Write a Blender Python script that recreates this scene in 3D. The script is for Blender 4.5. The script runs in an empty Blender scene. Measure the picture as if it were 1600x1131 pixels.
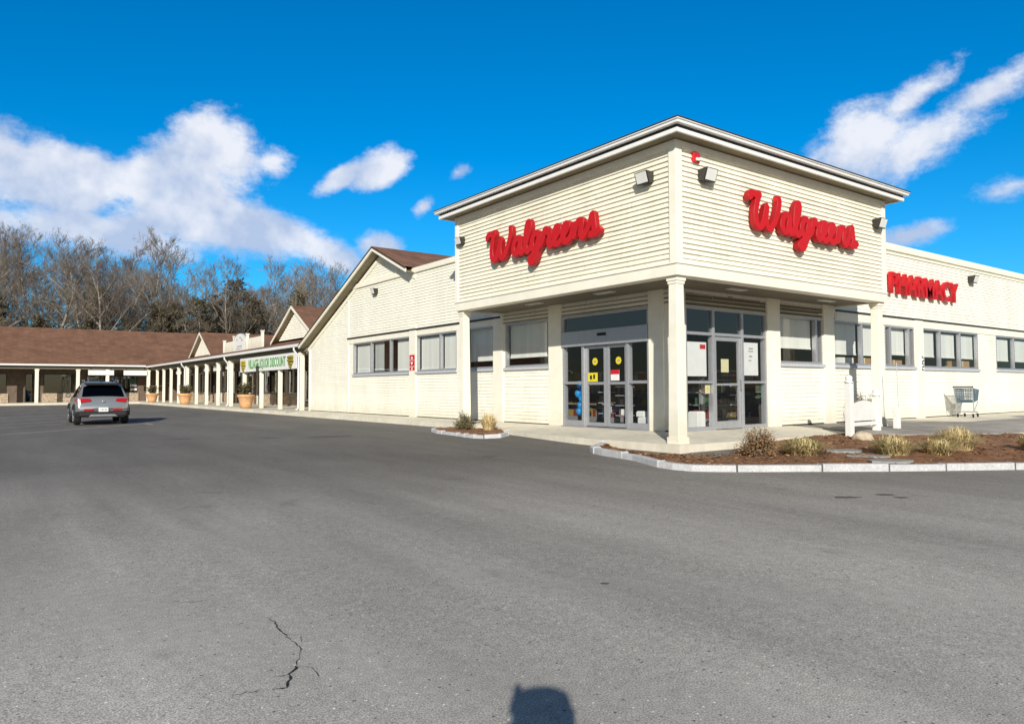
import bpy, bmesh, math, random
from mathutils import Vector, Matrix, noise as mnoise
R = math.radians
S = bpy.context.scene
COL = S.collection
random.seed(7)

# ------------------------------------------------------------------ materials
def mat(name, col, rough=.6, var=.12, scale=5., bump=0., bscale=60., metal=0., spec=.4, var2=0., stretch=None, emit=None):
    m = bpy.data.materials.new(name); m.use_nodes = True
    nt = m.node_tree; N = nt.nodes; Lk = nt.links
    b = N['Principled BSDF']
    b.inputs['Roughness'].default_value = rough; b.inputs['Metallic'].default_value = metal
    b.inputs['Specular IOR Level'].default_value = spec
    tc = N.new('ShaderNodeTexCoord'); src = tc.outputs['Object']
    if stretch:
        mp = N.new('ShaderNodeMapping'); mp.inputs['Scale'].default_value = stretch
        Lk.new(src, mp.inputs['Vector']); src = mp.outputs['Vector']
    n = N.new('ShaderNodeTexNoise'); n.inputs['Scale'].default_value = scale; n.inputs['Detail'].default_value = 6
    Lk.new(src, n.inputs['Vector'])
    mr = N.new('ShaderNodeMapRange'); mr.inputs['From Min'].default_value = .3; mr.inputs['From Max'].default_value = .7
    mr.inputs['To Min'].default_value = 1 - var; mr.inputs['To Max'].default_value = 1 + var
    Lk.new(n.outputs['Fac'], mr.inputs['Value'])
    val = mr.outputs['Result']
    if var2:
        n2 = N.new('ShaderNodeTexNoise'); n2.inputs['Scale'].default_value = scale * .12; n2.inputs['Detail'].default_value = 4
        Lk.new(src, n2.inputs['Vector'])
        m2 = N.new('ShaderNodeMapRange'); m2.inputs['From Min'].default_value = .35; m2.inputs['From Max'].default_value = .65
        m2.inputs['To Min'].default_value = 1 - var2; m2.inputs['To Max'].default_value = 1 + var2 * .6
        Lk.new(n2.outputs['Fac'], m2.inputs['Value'])
        mm = N.new('ShaderNodeMath'); mm.operation = 'MULTIPLY'
        Lk.new(val, mm.inputs[0]); Lk.new(m2.outputs['Result'], mm.inputs[1]); val = mm.outputs[0]
    vm = N.new('ShaderNodeVectorMath'); vm.operation = 'SCALE'; vm.inputs[0].default_value = col
    Lk.new(val, vm.inputs['Scale']); Lk.new(vm.outputs['Vector'], b.inputs['Base Color'])
    if bump:
        nb = N.new('ShaderNodeTexNoise'); nb.inputs['Scale'].default_value = bscale; nb.inputs['Detail'].default_value = 5
        Lk.new(src, nb.inputs['Vector'])
        bp = N.new('ShaderNodeBump'); bp.inputs['Strength'].default_value = bump; bp.inputs['Distance'].default_value = .02
        Lk.new(nb.outputs['Fac'], bp.inputs['Height']); Lk.new(bp.outputs['Normal'], b.inputs['Normal'])
    return m

def glass_mat(name, tint, refl=.10, rough=.02):
    m = bpy.data.materials.new(name); m.use_nodes = True
    nt = m.node_tree; N = nt.nodes; Lk = nt.links
    N.remove(N['Principled BSDF']); out = N['Material Output']
    t = N.new('ShaderNodeBsdfTransparent'); t.inputs['Color'].default_value = (*tint, 1)
    g = N.new('ShaderNodeBsdfGlossy'); g.inputs['Roughness'].default_value = rough
    f = N.new('ShaderNodeLayerWeight'); f.inputs['Blend'].default_value = .5
    pw = N.new('ShaderNodeMath'); pw.operation = 'POWER'; pw.inputs[1].default_value = 4.5; Lk.new(f.outputs['Facing'], pw.inputs[0])
    ad = N.new('ShaderNodeMath'); ad.operation = 'MULTIPLY_ADD'; ad.inputs[1].default_value = 1-refl; ad.inputs[2].default_value = refl
    tc = N.new('ShaderNodeTexCoord'); nn = N.new('ShaderNodeTexNoise'); nn.inputs['Scale'].default_value = 1.2
    bp = N.new('ShaderNodeBump'); bp.inputs['Strength'].default_value = .04; bp.inputs['Distance'].default_value = .05
    Lk.new(tc.outputs['Object'], nn.inputs['Vector']); Lk.new(nn.outputs['Fac'], bp.inputs['Height']); Lk.new(bp.outputs['Normal'], g.inputs['Normal'])
    mx = N.new('ShaderNodeMixShader')
    Lk.new(pw.outputs[0], ad.inputs[0]); Lk.new(ad.outputs[0], mx.inputs[0]); Lk.new(t.outputs[0], mx.inputs[1]); Lk.new(g.outputs[0], mx.inputs[2])
    Lk.new(mx.outputs[0], out.inputs['Surface'])
    return m

def asphalt_mat():
    m = bpy.data.materials.new('asphalt'); m.use_nodes = True
    nt = m.node_tree; N = nt.nodes; Lk = nt.links; b = N['Principled BSDF']
    b.inputs['Roughness'].default_value = .88; b.inputs['Specular IOR Level'].default_value = .25
    tc = N.new('ShaderNodeTexCoord'); V = tc.outputs['Object']
    def nz(s, d=4, r=.55, stretch=None):
        n = N.new('ShaderNodeTexNoise'); n.inputs['Scale'].default_value = s; n.inputs['Detail'].default_value = d; n.inputs['Roughness'].default_value = r
        if stretch:
            mp = N.new('ShaderNodeMapping'); mp.inputs['Scale'].default_value = stretch; mp.inputs['Rotation'].default_value = (0, 0, R(-38))
            Lk.new(V, mp.inputs['Vector']); Lk.new(mp.outputs['Vector'], n.inputs['Vector'])
        else: Lk.new(V, n.inputs['Vector'])
        return n.outputs['Fac']
    def rng(v, a, c, lo, hi):
        r = N.new('ShaderNodeMapRange'); r.inputs['From Min'].default_value = a; r.inputs['From Max'].default_value = c
        r.inputs['To Min'].default_value = lo; r.inputs['To Max'].default_value = hi; Lk.new(v, r.inputs['Value']); return r.outputs['Result']
    def mul(a, c):
        q = N.new('ShaderNodeMath'); q.operation = 'MULTIPLY'; Lk.new(a, q.inputs[0]); Lk.new(c, q.inputs[1]); return q.outputs[0]
    fine = rng(nz(105, 3, .75), .34, .66, .46, 1.54)
    midn = rng(nz(14, 5, .7), .3, .7, .86, 1.14)
    big = rng(nz(.35, 5, .6, (1, .35, 1)), .3, .7, .86, 1.12)
    streak = rng(nz(1.6, 6, .65, (1, .15, 1)), .3, .7, .90, 1.10)
    # painted-in tone: asphalt darkens with distance, as it looks at grazing view angles
    sx = N.new('ShaderNodeSeparateXYZ'); Lk.new(V, sx.inputs[0])
    d1 = N.new('ShaderNodeMath'); d1.operation = 'MULTIPLY_ADD'; d1.inputs[1].default_value = .594; Lk.new(sx.outputs['X'], d1.inputs[0])
    d2 = N.new('ShaderNodeMath'); d2.operation = 'MULTIPLY'; d2.inputs[1].default_value = .803; Lk.new(sx.outputs['Y'], d2.inputs[0]); Lk.new(d2.outputs[0], d1.inputs[2])
    wob = N.new('ShaderNodeMath'); wob.operation = 'MULTIPLY_ADD'; wob.inputs[1].default_value = 5.; Lk.new(nz(.22, 4), wob.inputs[0]); Lk.new(d1.outputs[0], wob.inputs[2])
    grazing_tone = rng(wob.outputs[0], -9.5, 4.0, 1.0, .32)
    drips = rng(nz(1.3, 5, .6), .64, .72, 1.0, .80); worn = rng(nz(.8, 4, .6, (1, .10, 1)), .35, .65, .93, 1.07)
    v = mul(mul(mul(mul(mul(mul(fine, midn), big), streak), grazing_tone), drips), worn)
    # scattered pale and dark aggregate
    vo = N.new('ShaderNodeTexVoronoi'); vo.inputs['Scale'].default_value = 26; vo.feature = 'F1'; Lk.new(V, vo.inputs['Vector'])
    chip = rng(vo.outputs['Distance'], .14, .22, 1.75, 1.0)
    sep = N.new('ShaderNodeSeparateColor'); Lk.new(vo.outputs['Color'], sep.inputs[0])
    gate = N.new('ShaderNodeMath'); gate.operation = 'GREATER_THAN'; gate.inputs[1].default_value = .80; Lk.new(sep.outputs[0], gate.inputs[0])
    mxn = N.new('ShaderNodeMix'); mxn.inputs['A'].default_value = 1.; Lk.new(gate.outputs[0], mxn.inputs['Factor']); Lk.new(chip, mxn.inputs['B'])
    v = mul(v, mxn.outputs['Result'])
    chip2 = rng(vo.outputs['Distance'], .16, .26, .34, 1.0)
    gate2 = N.new('ShaderNodeMath'); gate2.operation = 'LESS_THAN'; gate2.inputs[1].default_value = .10; Lk.new(sep.outputs[1], gate2.inputs[0])
    mx2 = N.new('ShaderNodeMix'); mx2.inputs['A'].default_value = 1.; Lk.new(gate2.outputs[0], mx2.inputs['Factor']); Lk.new(chip2, mx2.inputs['B'])
    v = mul(v, mx2.outputs['Result'])
    vm = N.new('ShaderNodeVectorMath'); vm.operation = 'SCALE'; vm.inputs[0].default_value = ASPH
    Lk.new(v, vm.inputs['Scale']); Lk.new(vm.outputs['Vector'], b.inputs['Base Color'])
    bp = N.new('ShaderNodeBump'); bp.inputs['Strength'].default_value = .5; bp.inputs['Distance'].default_value = .008
    Lk.new(nz(130, 3, .7), bp.inputs['Height']); Lk.new(bp.outputs['Normal'], b.inputs['Normal'])
    return m

ASPH = (.555, .52, .465)
m_asphalt = asphalt_mat()
m_siding = mat('cream_clapboard', (.89, .845, .70), .62, .05, 7, .12, 90, var2=.07, stretch=(1.2, 1.2, .35))
m_wall = mat('pale_clapboard', (.925, .895, .775), .62, .05, 7, .12, 90, var2=.06, stretch=(1.2, 1.2, .35))
def add_dirt(m):
    nt = m.node_tree; N = nt.nodes; Lk = nt.links; b = N['Principled BSDF']; src = b.inputs['Base Color'].links[0].from_socket
    tc = N.new('ShaderNodeTexCoord'); sp = N.new('ShaderNodeSeparateXYZ'); Lk.new(tc.outputs['Object'], sp.inputs[0])
    nz = N.new('ShaderNodeTexNoise'); nz.inputs['Scale'].default_value = 3.; nz.inputs['Detail'].default_value = 6; Lk.new(tc.outputs['Object'], nz.inputs['Vector'])
    ma = N.new('ShaderNodeMath'); ma.operation = 'MULTIPLY_ADD'; ma.inputs[1].default_value = -.7; Lk.new(nz.outputs['Fac'], ma.inputs[0]); Lk.new(sp.outputs['Z'], ma.inputs[2])
    mr = N.new('ShaderNodeMapRange'); mr.interpolation_type = 'SMOOTHSTEP'; mr.inputs['From Min'].default_value = -.35; mr.inputs['From Max'].default_value = .25; mr.inputs['To Min'].default_value = .36; mr.inputs['To Max'].default_value = 0; Lk.new(ma.outputs[0], mr.inputs['Value'])
    mx = N.new('ShaderNodeMix'); mx.data_type = 'RGBA'; mx.inputs['B'].default_value = (.52, .46, .34, 1); Lk.new(mr.outputs[0], mx.inputs['Factor']); Lk.new(src, mx.inputs['A']); Lk.new(mx.outputs['Result'], b.inputs['Base Color'])
add_dirt(m_wall)
m_trim = mat('cream_trim', (.91, .875, .745), .5, .04, 4, .05, 60, var2=.05)
add_dirt(m_trim)
m_white = mat('white_paint', (.84, .84, .82), .45, .04, 4, .04, 60, var2=.04)
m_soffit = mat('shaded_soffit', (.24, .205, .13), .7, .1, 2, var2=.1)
m_stucco = mat('shaded_plaster', (.20, .18, .135), .8, .08, 3, .1, 50, var2=.1)  # brownish plaster, base colour darkened to carry the shade under the canopy
m_dark = mat('dark_bronze', (.035, .033, .03), .4, .15, 8)
m_black = mat('black_rubber', (.015, .015, .016), .7, .2, 9)
m_alu = mat('brushed_aluminium', (.50, .51, .54), .38, .06, 12, metal=.55)
m_greysill = mat('grey_sill', (.50, .52, .56), .5, .06, 8)
m_glass = glass_mat('window_glass', (.93, .95, .95), .07)
m_tglass = glass_mat('transom_glass', (.30, .36, .40), .17)
m_carglass = glass_mat('car_glass', (.04, .045, .05), .05)
m_blind = mat('roller_blind', (.84, .84, .79), .8, .06, 3, var2=.08, stretch=(9, 9, .3))
m_room = mat('dim_interior', (.10, .10, .105), .9, .3, 1.5)
m_roomfl = mat('interior_floor', (.16, .155, .15), .6, .2, 3)
m_shingle = mat('brown_shingle', (.215, .112, .070), .9, .22, 14, .5, 40, var2=.14, stretch=(1, 1, 3))
def shingle_mat():
    m = mat('brown_shingle_courses', (.215, .112, .070), .9, .16, 9, .4, 40, var2=.16)
    nt = m.node_tree; N = nt.nodes; Lk = nt.links; b = N['Principled BSDF']
    tc = N.new('ShaderNodeTexCoord'); sp = N.new('ShaderNodeSeparateXYZ'); Lk.new(tc.outputs['Object'], sp.inputs[0])
    ad = N.new('ShaderNodeMath'); ad.operation = 'ADD'; Lk.new(sp.outputs['X'], ad.inputs[0]); Lk.new(sp.outputs['Y'], ad.inputs[1])
    cb = N.new('ShaderNodeCombineXYZ'); Lk.new(ad.outputs[0], cb.inputs['X']); Lk.new(sp.outputs['Z'], cb.inputs['Y'])
    br = N.new('ShaderNodeTexBrick'); br.inputs['Scale'].default_value = 1; br.inputs['Brick Width'].default_value = .42; br.inputs['Row Height'].default_value = .105
    br.inputs['Mortar Size'].default_value = .008; br.inputs['Color1'].default_value = (.86, .84, .82, 1); br.inputs['Color2'].default_value = (1.16, 1.14, 1.12, 1); br.inputs['Mortar'].default_value = (.55, .53, .52, 1)
    Lk.new(cb.outputs[0], br.inputs['Vector'])
    src = b.inputs['Base Color'].links[0].from_socket
    mx = N.new('ShaderNodeMix'); mx.data_type = 'RGBA'; mx.blend_type = 'MULTIPLY'; mx.inputs['Factor'].default_value = 1
    Lk.new(src, mx.inputs['A']); Lk.new(br.outputs['Color'], mx.inputs['B']); Lk.new(mx.outputs['Result'], b.inputs['Base Color'])
    return m
m_shingle = shingle_mat()
m_shedge = mat('dark_shingle_edge', (.05, .038, .03), .9, .2, 8)
m_conc = mat('pale_concrete', (.74, .69, .57), .85, .08, 5, .25, 70, var2=.12)
m_conc2 = mat('weathered_paving', (.34, .32, .29), .85, .25, 2.2, .25, 40, var2=.3)
m_granite = mat('granite', (.55, .55, .56), .75, .16, 30, .4, 50, var2=.1)
m_mulch = mat('bark_mulch', (.27, .135, .065), .95, .45, 30, .9, 45, var2=.3)
m_slate = mat('grey_slate', (.30, .295, .28), .8, .12, 12, .2, 40)
m_rock = mat('tan_rock', (.50, .42, .31), .85, .2, 8, .4, 20)
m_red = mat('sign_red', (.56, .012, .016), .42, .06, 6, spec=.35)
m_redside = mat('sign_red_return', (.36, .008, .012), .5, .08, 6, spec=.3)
m_redp = mat('red_plastic', (.55, .02, .03), .4, .05, 6)
m_lens = mat('lamp_lens', (.82, .82, .78), .25, .04, 5)
m_yellow = mat('yellow_print', (.75, .62, .03), .6, .05, 6)
m_paper = mat('white_paper', (.80, .80, .80), .8, .04, 5)
m_cream = mat('cream_paper', (.72, .66, .42), .8, .06, 5)
m_ink = mat('grey_ink', (.30, .31, .33), .8, .2, 9)
m_blue = mat('blue_plastic', (.02, .25, .60), .4, .1, 6)
m_card = mat('brown_cardboard', (.42, .25, .12), .85, .1, 5)
m_terra = mat('terracotta', (.70, .40, .20), .8, .12, 5, .2, 40, var2=.12)
m_green = mat('green_print', (.09, .32, .09), .6, .06, 6)
m_stone = mat('tan_fieldstone', (.42, .33, .24), .9, .4, 6, .5, 12)
m_shopwall = mat('brown_shop_wall', (.16, .115, .085), .85, .2, 4)
m_line = mat('line_paint', (.55, .55, .53), .8, .25, 14, var2=.2)
m_crack = mat('asphalt_crack', (.018, .017, .016), .95, .3, 20)
m_oil = mat('asphalt_patch', (.115, .108, .10), .9, .35, 14)

# ------------------------------------------------------------------ mesh helpers
class MB:
    def __init__(s): s.v = []; s.f = []; s.mi = []; s.cur = 0
    def quad(s, a, b, c, d):
        n = len(s.v); s.v += [tuple(a), tuple(b), tuple(c), tuple(d)]; s.f.append((n, n+1, n+2, n+3)); s.mi.append(s.cur)
    def tri(s, a, b, c):
        n = len(s.v); s.v += [tuple(a), tuple(b), tuple(c)]; s.f.append((n, n+1, n+2)); s.mi.append(s.cur)
    def poly(s, pts):
        n = len(s.v); s.v += [tuple(p) for p in pts]; s.f.append(tuple(range(n, n+len(pts)))); s.mi.append(s.cur)
    def box(s, x0, x1, y0, y1, z0, z1):
        if x0 > x1: x0, x1 = x1, x0
        if y0 > y1: y0, y1 = y1, y0
        n = len(s.v)
        s.v += [(x0,y0,z0),(x1,y0,z0),(x1,y1,z0),(x0,y1,z0),(x0,y0,z1),(x1,y0,z1),(x1,y1,z1),(x0,y1,z1)]
        for f in ((0,3,2,1),(4,5,6,7),(0,1,5,4),(1,2,6,5),(2,3,7,6),(3,0,4,7)):
            s.f.append(tuple(n+i for i in f)); s.mi.append(s.cur)
    def hexa(s, b, t):      # 4 bottom points, 4 top points
        n = len(s.v); s.v += [tuple(p) for p in b] + [tuple(p) for p in t]
        for f in ((0,3,2,1),(4,5,6,7),(0,1,5,4),(1,2,6,5),(2,3,7,6),(3,0,4,7)):
            s.f.append(tuple(n+i for i in f)); s.mi.append(s.cur)
    def tube(s, pts, rad, n=6, cap=True):
        pts = [Vector(p) for p in pts]; rs = rad if isinstance(rad, (list, tuple)) else [rad]*len(pts)
        rings = []; pu = None
        for i, p in enumerate(pts):
            t = (pts[min(i+1, len(pts)-1)] - pts[max(i-1, 0)])
            t = t.normalized() if t.length > 1e-9 else Vector((0, 0, 1))
            if pu is None: u = t.cross(Vector((0, 0, 1)) if abs(t.z) < .9 else Vector((1, 0, 0))).normalized()
            else:
                u = pu - t*pu.dot(t); u = u.normalized() if u.length > 1e-6 else t.orthogonal().normalized()
            pu = u; w = t.cross(u); b = len(s.v)
            for k in range(n):
                a = 2*math.pi*k/n; q = p + (u*math.cos(a) + w*math.sin(a))*rs[i]; s.v.append(tuple(q))
            rings.append(b)
        for i in range(len(rings)-1):
            for k in range(n):
                s.f.append((rings[i]+k, rings[i]+(k+1) % n, rings[i+1]+(k+1) % n, rings[i+1]+k)); s.mi.append(s.cur)
        if cap and n > 2:
            s.f.append(tuple(rings[0]+k for k in reversed(range(n)))); s.mi.append(s.cur)
            s.f.append(tuple(rings[-1]+k for k in range(n))); s.mi.append(s.cur)
    def lathe(s, prof, c=(0, 0, 0), n=20):
        rings = []
        for r, z in prof:
            b = len(s.v)
            for k in range(n):
                a = 2*math.pi*k/n; s.v.append((c[0]+r*math.cos(a), c[1]+r*math.sin(a), c[2]+z))
            rings.append(b)
        for i in range(len(rings)-1):
            for k in range(n):
                s.f.append((rings[i]+k, rings[i]+(k+1) % n, rings[i+1]+(k+1) % n, rings[i+1]+k)); s.mi.append(s.cur)
        s.f.append(tuple(rings[0]+k for k in reversed(range(n)))); s.mi.append(s.cur)
        s.f.append(tuple(rings[-1]+k for k in range(n))); s.mi.append(s.cur)
    def xform(s, M):
        s.v = [tuple(M @ Vector(p)) for p in s.v]; return s
    def mesh(s, name, mats, off=(0, 0, 0), smooth=False):
        me = bpy.data.meshes.new(name)
        me.from_pydata([(x-off[0], y-off[1], z-off[2]) for x, y, z in s.v], [], s.f)
        for m in (mats if isinstance(mats, (list, tuple)) else [mats]): me.materials.append(m)
        for p, i in zip(me.polygons, s.mi): p.material_index = i; p.use_smooth = smooth
        me.update(); return me
    def build(s, name, mats, parent=None, local=False, smooth=False, bevel=0., weld=False, loc=None):
        off = (0, 0, 0)
        if parent is not None and not local: off = tuple(wloc(parent))
        if loc is not None: off = loc
        me = s.mesh(name, mats, off, smooth)
        if weld:
            bm = bmesh.new(); bm.from_mesh(me); bmesh.ops.remove_doubles(bm, verts=bm.verts, dist=1e-4); bm.to_mesh(me); bm.free()
        o = bpy.data.objects.new(name, me); COL.objects.link(o)
        if loc is not None and parent is None: o.location = loc
        if parent is not None: o.parent = parent
        if bevel:
            md = o.modifiers.new('bevel', 'BEVEL'); md.width = bevel; md.segments = 2; md.limit_method = 'ANGLE'; md.angle_limit = R(40)
        return o

def wloc(o):
    v = Vector((0, 0, 0))
    while o is not None: v += o.location; o = o.parent
    return v
def tag(o, label, cat, group=None):
    o['label'] = label; o['category'] = cat
    if group: o['group'] = group
    return o
def thing(name, label, cat, loc=(0, 0, 0), rz=0., group=None):
    o = bpy.data.objects.new(name, None); o.empty_display_size = .3; COL.objects.link(o); o.location = loc; o.rotation_euler = (0, 0, rz)
    return tag(o, label, cat, group)
def struct(o): o['kind'] = 'structure'; return o
def dup(root, loc, rz=0., sc=1., label=None, group=None):
    def cp(o, par):
        c = o.copy(); COL.objects.link(c); c.parent = par
        for ch in o.children: cp(ch, c)
        return c
    r = cp(root, None); r.location = loc; r.rotation_euler = (0, 0, rz); r.scale = (sc,)*3 if not isinstance(sc, tuple) else sc
    if label: r['label'] = label
    if group: r['group'] = group
    return r

# facade boxes: axis 'x' = wall in a plane x = p facing -X (u runs along Y); axis 'y' = plane y = p facing -Y (u along X); d = distance out of the wall
def fp(ax, p, u, d, z): return (p-d, u, z) if ax == 'x' else (u, p-d, z)
def fbox(mb, ax, p, u0, u1, d0, d1, z0, z1):
    a = fp(ax, p, u0, d0, z0); b = fp(ax, p, u1, d1, z1); mb.box(a[0], b[0], a[1], b[1], min(z0, z1), max(z0, z1))
def fquad(mb, ax, p, u0, u1, d, z0, z1):
    mb.quad(fp(ax, p, u0, d, z0), fp(ax, p, u1, d, z0), fp(ax, p, u1, d, z1), fp(ax, p, u0, d, z1))
def siding(mb, ax, p, u0, u1, z0, z1, openings=(), lim=None, expo=.102, proud=.020):
    nb = int(round((z1-z0)/expo)); e = (z1-z0)/nb
    zs = {round(z0+i*e, 5) for i in range(nb+1)}
    for o in openings:
        for z in (o[2], o[3]):
            if z0 < z < z1: zs.add(round(z, 5))
    zs = sorted(zs)
    zs = [z for i, z in enumerate(zs) if i == 0 or z-zs[i-1] > 1e-3]
    for a, b in zip(zs[:-1], zs[1:]):
        m = (a+b)/2; k = int((m-z0)/e); base = z0+k*e
        oa = proud*(1-(a-base)/e); ob = proud*(1-(b-base)/e)
        lo, hi = lim(m) if lim else (u0, u1)
        if hi <= lo: continue
        segs = [(lo, hi)]
        for o in openings:
            if o[2] < m < o[3]:
                ns = []
                for s0, s1 in segs:
                    if o[1] <= s0 or o[0] >= s1: ns.append((s0, s1)); continue
                    if o[0] > s0: ns.append((s0, o[0]))
                    if o[1] < s1: ns.append((o[1], s1))
                segs = ns
        for s0, s1 in segs:
            cuts = [s0]; rb = random.Random(k*131+int(u0*17)+(7 if ax == 'x' else 0)); q = u0+rb.uniform(.6, 4.2)
            while q < s1-.35:
                if q > s0+.35: cuts.append(q)
                q += rb.uniform(3.0, 4.9)
            cuts.append(s1)
            for ci, (c0, c1) in enumerate(zip(cuts[:-1], cuts[1:])):
                g0 = .0035 if ci else 0; jo = proud*rb.uniform(-.14, .14); ja = rb.uniform(-.0035, .0035) if abs(a-base) < 1e-3 else 0
                jb = rb.uniform(-.0035, .0035) if abs(a-base) < 1e-3 else 0
                A0, A1 = fp(ax, p, c0+g0, oa+jo, a+ja), fp(ax, p, c1-.0035, oa+jo, a+jb)
                mb.quad(A0, A1, fp(ax, p, c1-.0035, ob, b+.002), fp(ax, p, c0+g0, ob, b+.002))
                if abs(a-base) < 1e-3: mb.quad(fp(ax, p, c0+g0, -.012, a+ja), fp(ax, p, c1-.0035, -.012, a+jb), A1, A0)
            if len(cuts) > 2: mb.quad(fp(ax, p, s0, -.012, a), fp(ax, p, s1, -.012, a), fp(ax, p, s1, -.012, b), fp(ax, p, s0, -.012, b))

def text_mesh(body, size, extrude=.01, offset=0., spacing=1.0, width=None):
    c = bpy.data.curves.new('lettering', 'FONT'); c.body = body; c.size = size; c.extrude = extrude; c.offset = offset
    c.space_character = spacing; c.align_x = 'LEFT'; c.resolution_u = 3
    o = bpy.data.objects.new('lettering', c); COL.objects.link(o)
    dg = bpy.context.evaluated_depsgraph_get()
    me = bpy.data.meshes.new_from_object(o.evaluated_get(dg)); bpy.data.objects.remove(o)
    if width:
        xs = [v.co.x for v in me.vertices]; k = width/(max(xs)-min(xs)); x0 = min(xs)
        for v in me.vertices: v.co.x = (v.co.x-x0)*k
    return me
def place_text(me, name, m, ax, p, u0, z0, d, parent=None, flip=True, loc=None):
    # reading direction: on an 'x' wall (facing -X) text runs towards -Y; on a 'y' wall towards +X
    off = Vector((0, 0, 0)) if parent is None else wloc(parent)
    if loc is not None: off = Vector(loc)
    for v in me.vertices:
        x, y, z = v.co
        q = fp(ax, p, u0 - x if ax == 'x' else u0 + x, d + z, z0 + y)
        v.co = Vector(q) - off
    me.materials.clear(); me.materials.append(m); me.update()
    o = bpy.data.objects.new(name, me); COL.objects.link(o)
    if parent is not None: o.parent = parent
    elif loc is not None: o.location = loc
    return o

def sm(a, b, x):
    t = min(1, max(0, (x-a)/(b-a))); return t*t*(3-2*t)
def gz(x, y):           # height of the lot: it rises a little towards the buildings
    d = math.hypot(max(0, 1.3-x), max(0, 1.0-y)); d = min(d, max(0, 63.2-y))
    return -.5 + (.24+.07*sm(1, 9, y))*math.exp(-d/4)

# ------------------------------------------------------------------ camera, sun, sky
cam_d = bpy.data.cameras.new('camera'); cam = bpy.data.objects.new('camera', cam_d); COL.objects.link(cam); S.camera = cam
CAM = Vector((-9.9466, -8.5591, 1.0))
rgt = Vector((0.80391891, -0.59472025, -0.00471334)); upv = Vector((-0.01941064, -0.03415771, 0.99922794)); fwd = Vector((0.59442208, 0.80320675, 0.03900393))
cam.matrix_world = Matrix(((rgt.x, upv.x, -fwd.x, CAM.x), (rgt.y, upv.y, -fwd.y, CAM.y), (rgt.z, upv.z, -fwd.z, CAM.z), (0, 0, 0, 1)))
cam_d.sensor_width = 36; cam_d.lens = 1130/1600*36; cam_d.shift_x = -3/1600; cam_d.shift_y = -2.5/1600
cam_d.clip_start = .04; cam_d.clip_end = 3000

SUN_AZ, SUN_EL = R(50.3), R(23.6)      # direction the light travels towards, and its height
sd = bpy.data.lights.new('sun', 'SUN'); sun = bpy.data.objects.new('sun', sd); COL.objects.link(sun)
tr = Vector((math.cos(SUN_AZ)*math.cos(SUN_EL), math.sin(SUN_AZ)*math.cos(SUN_EL), -math.sin(SUN_EL)))
sun.rotation_euler = tr.to_track_quat('-Z', 'Y').to_euler(); sd.energy = 5.0; sd.angle = R(.53); sd.color = (1, .945, .84)

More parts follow.
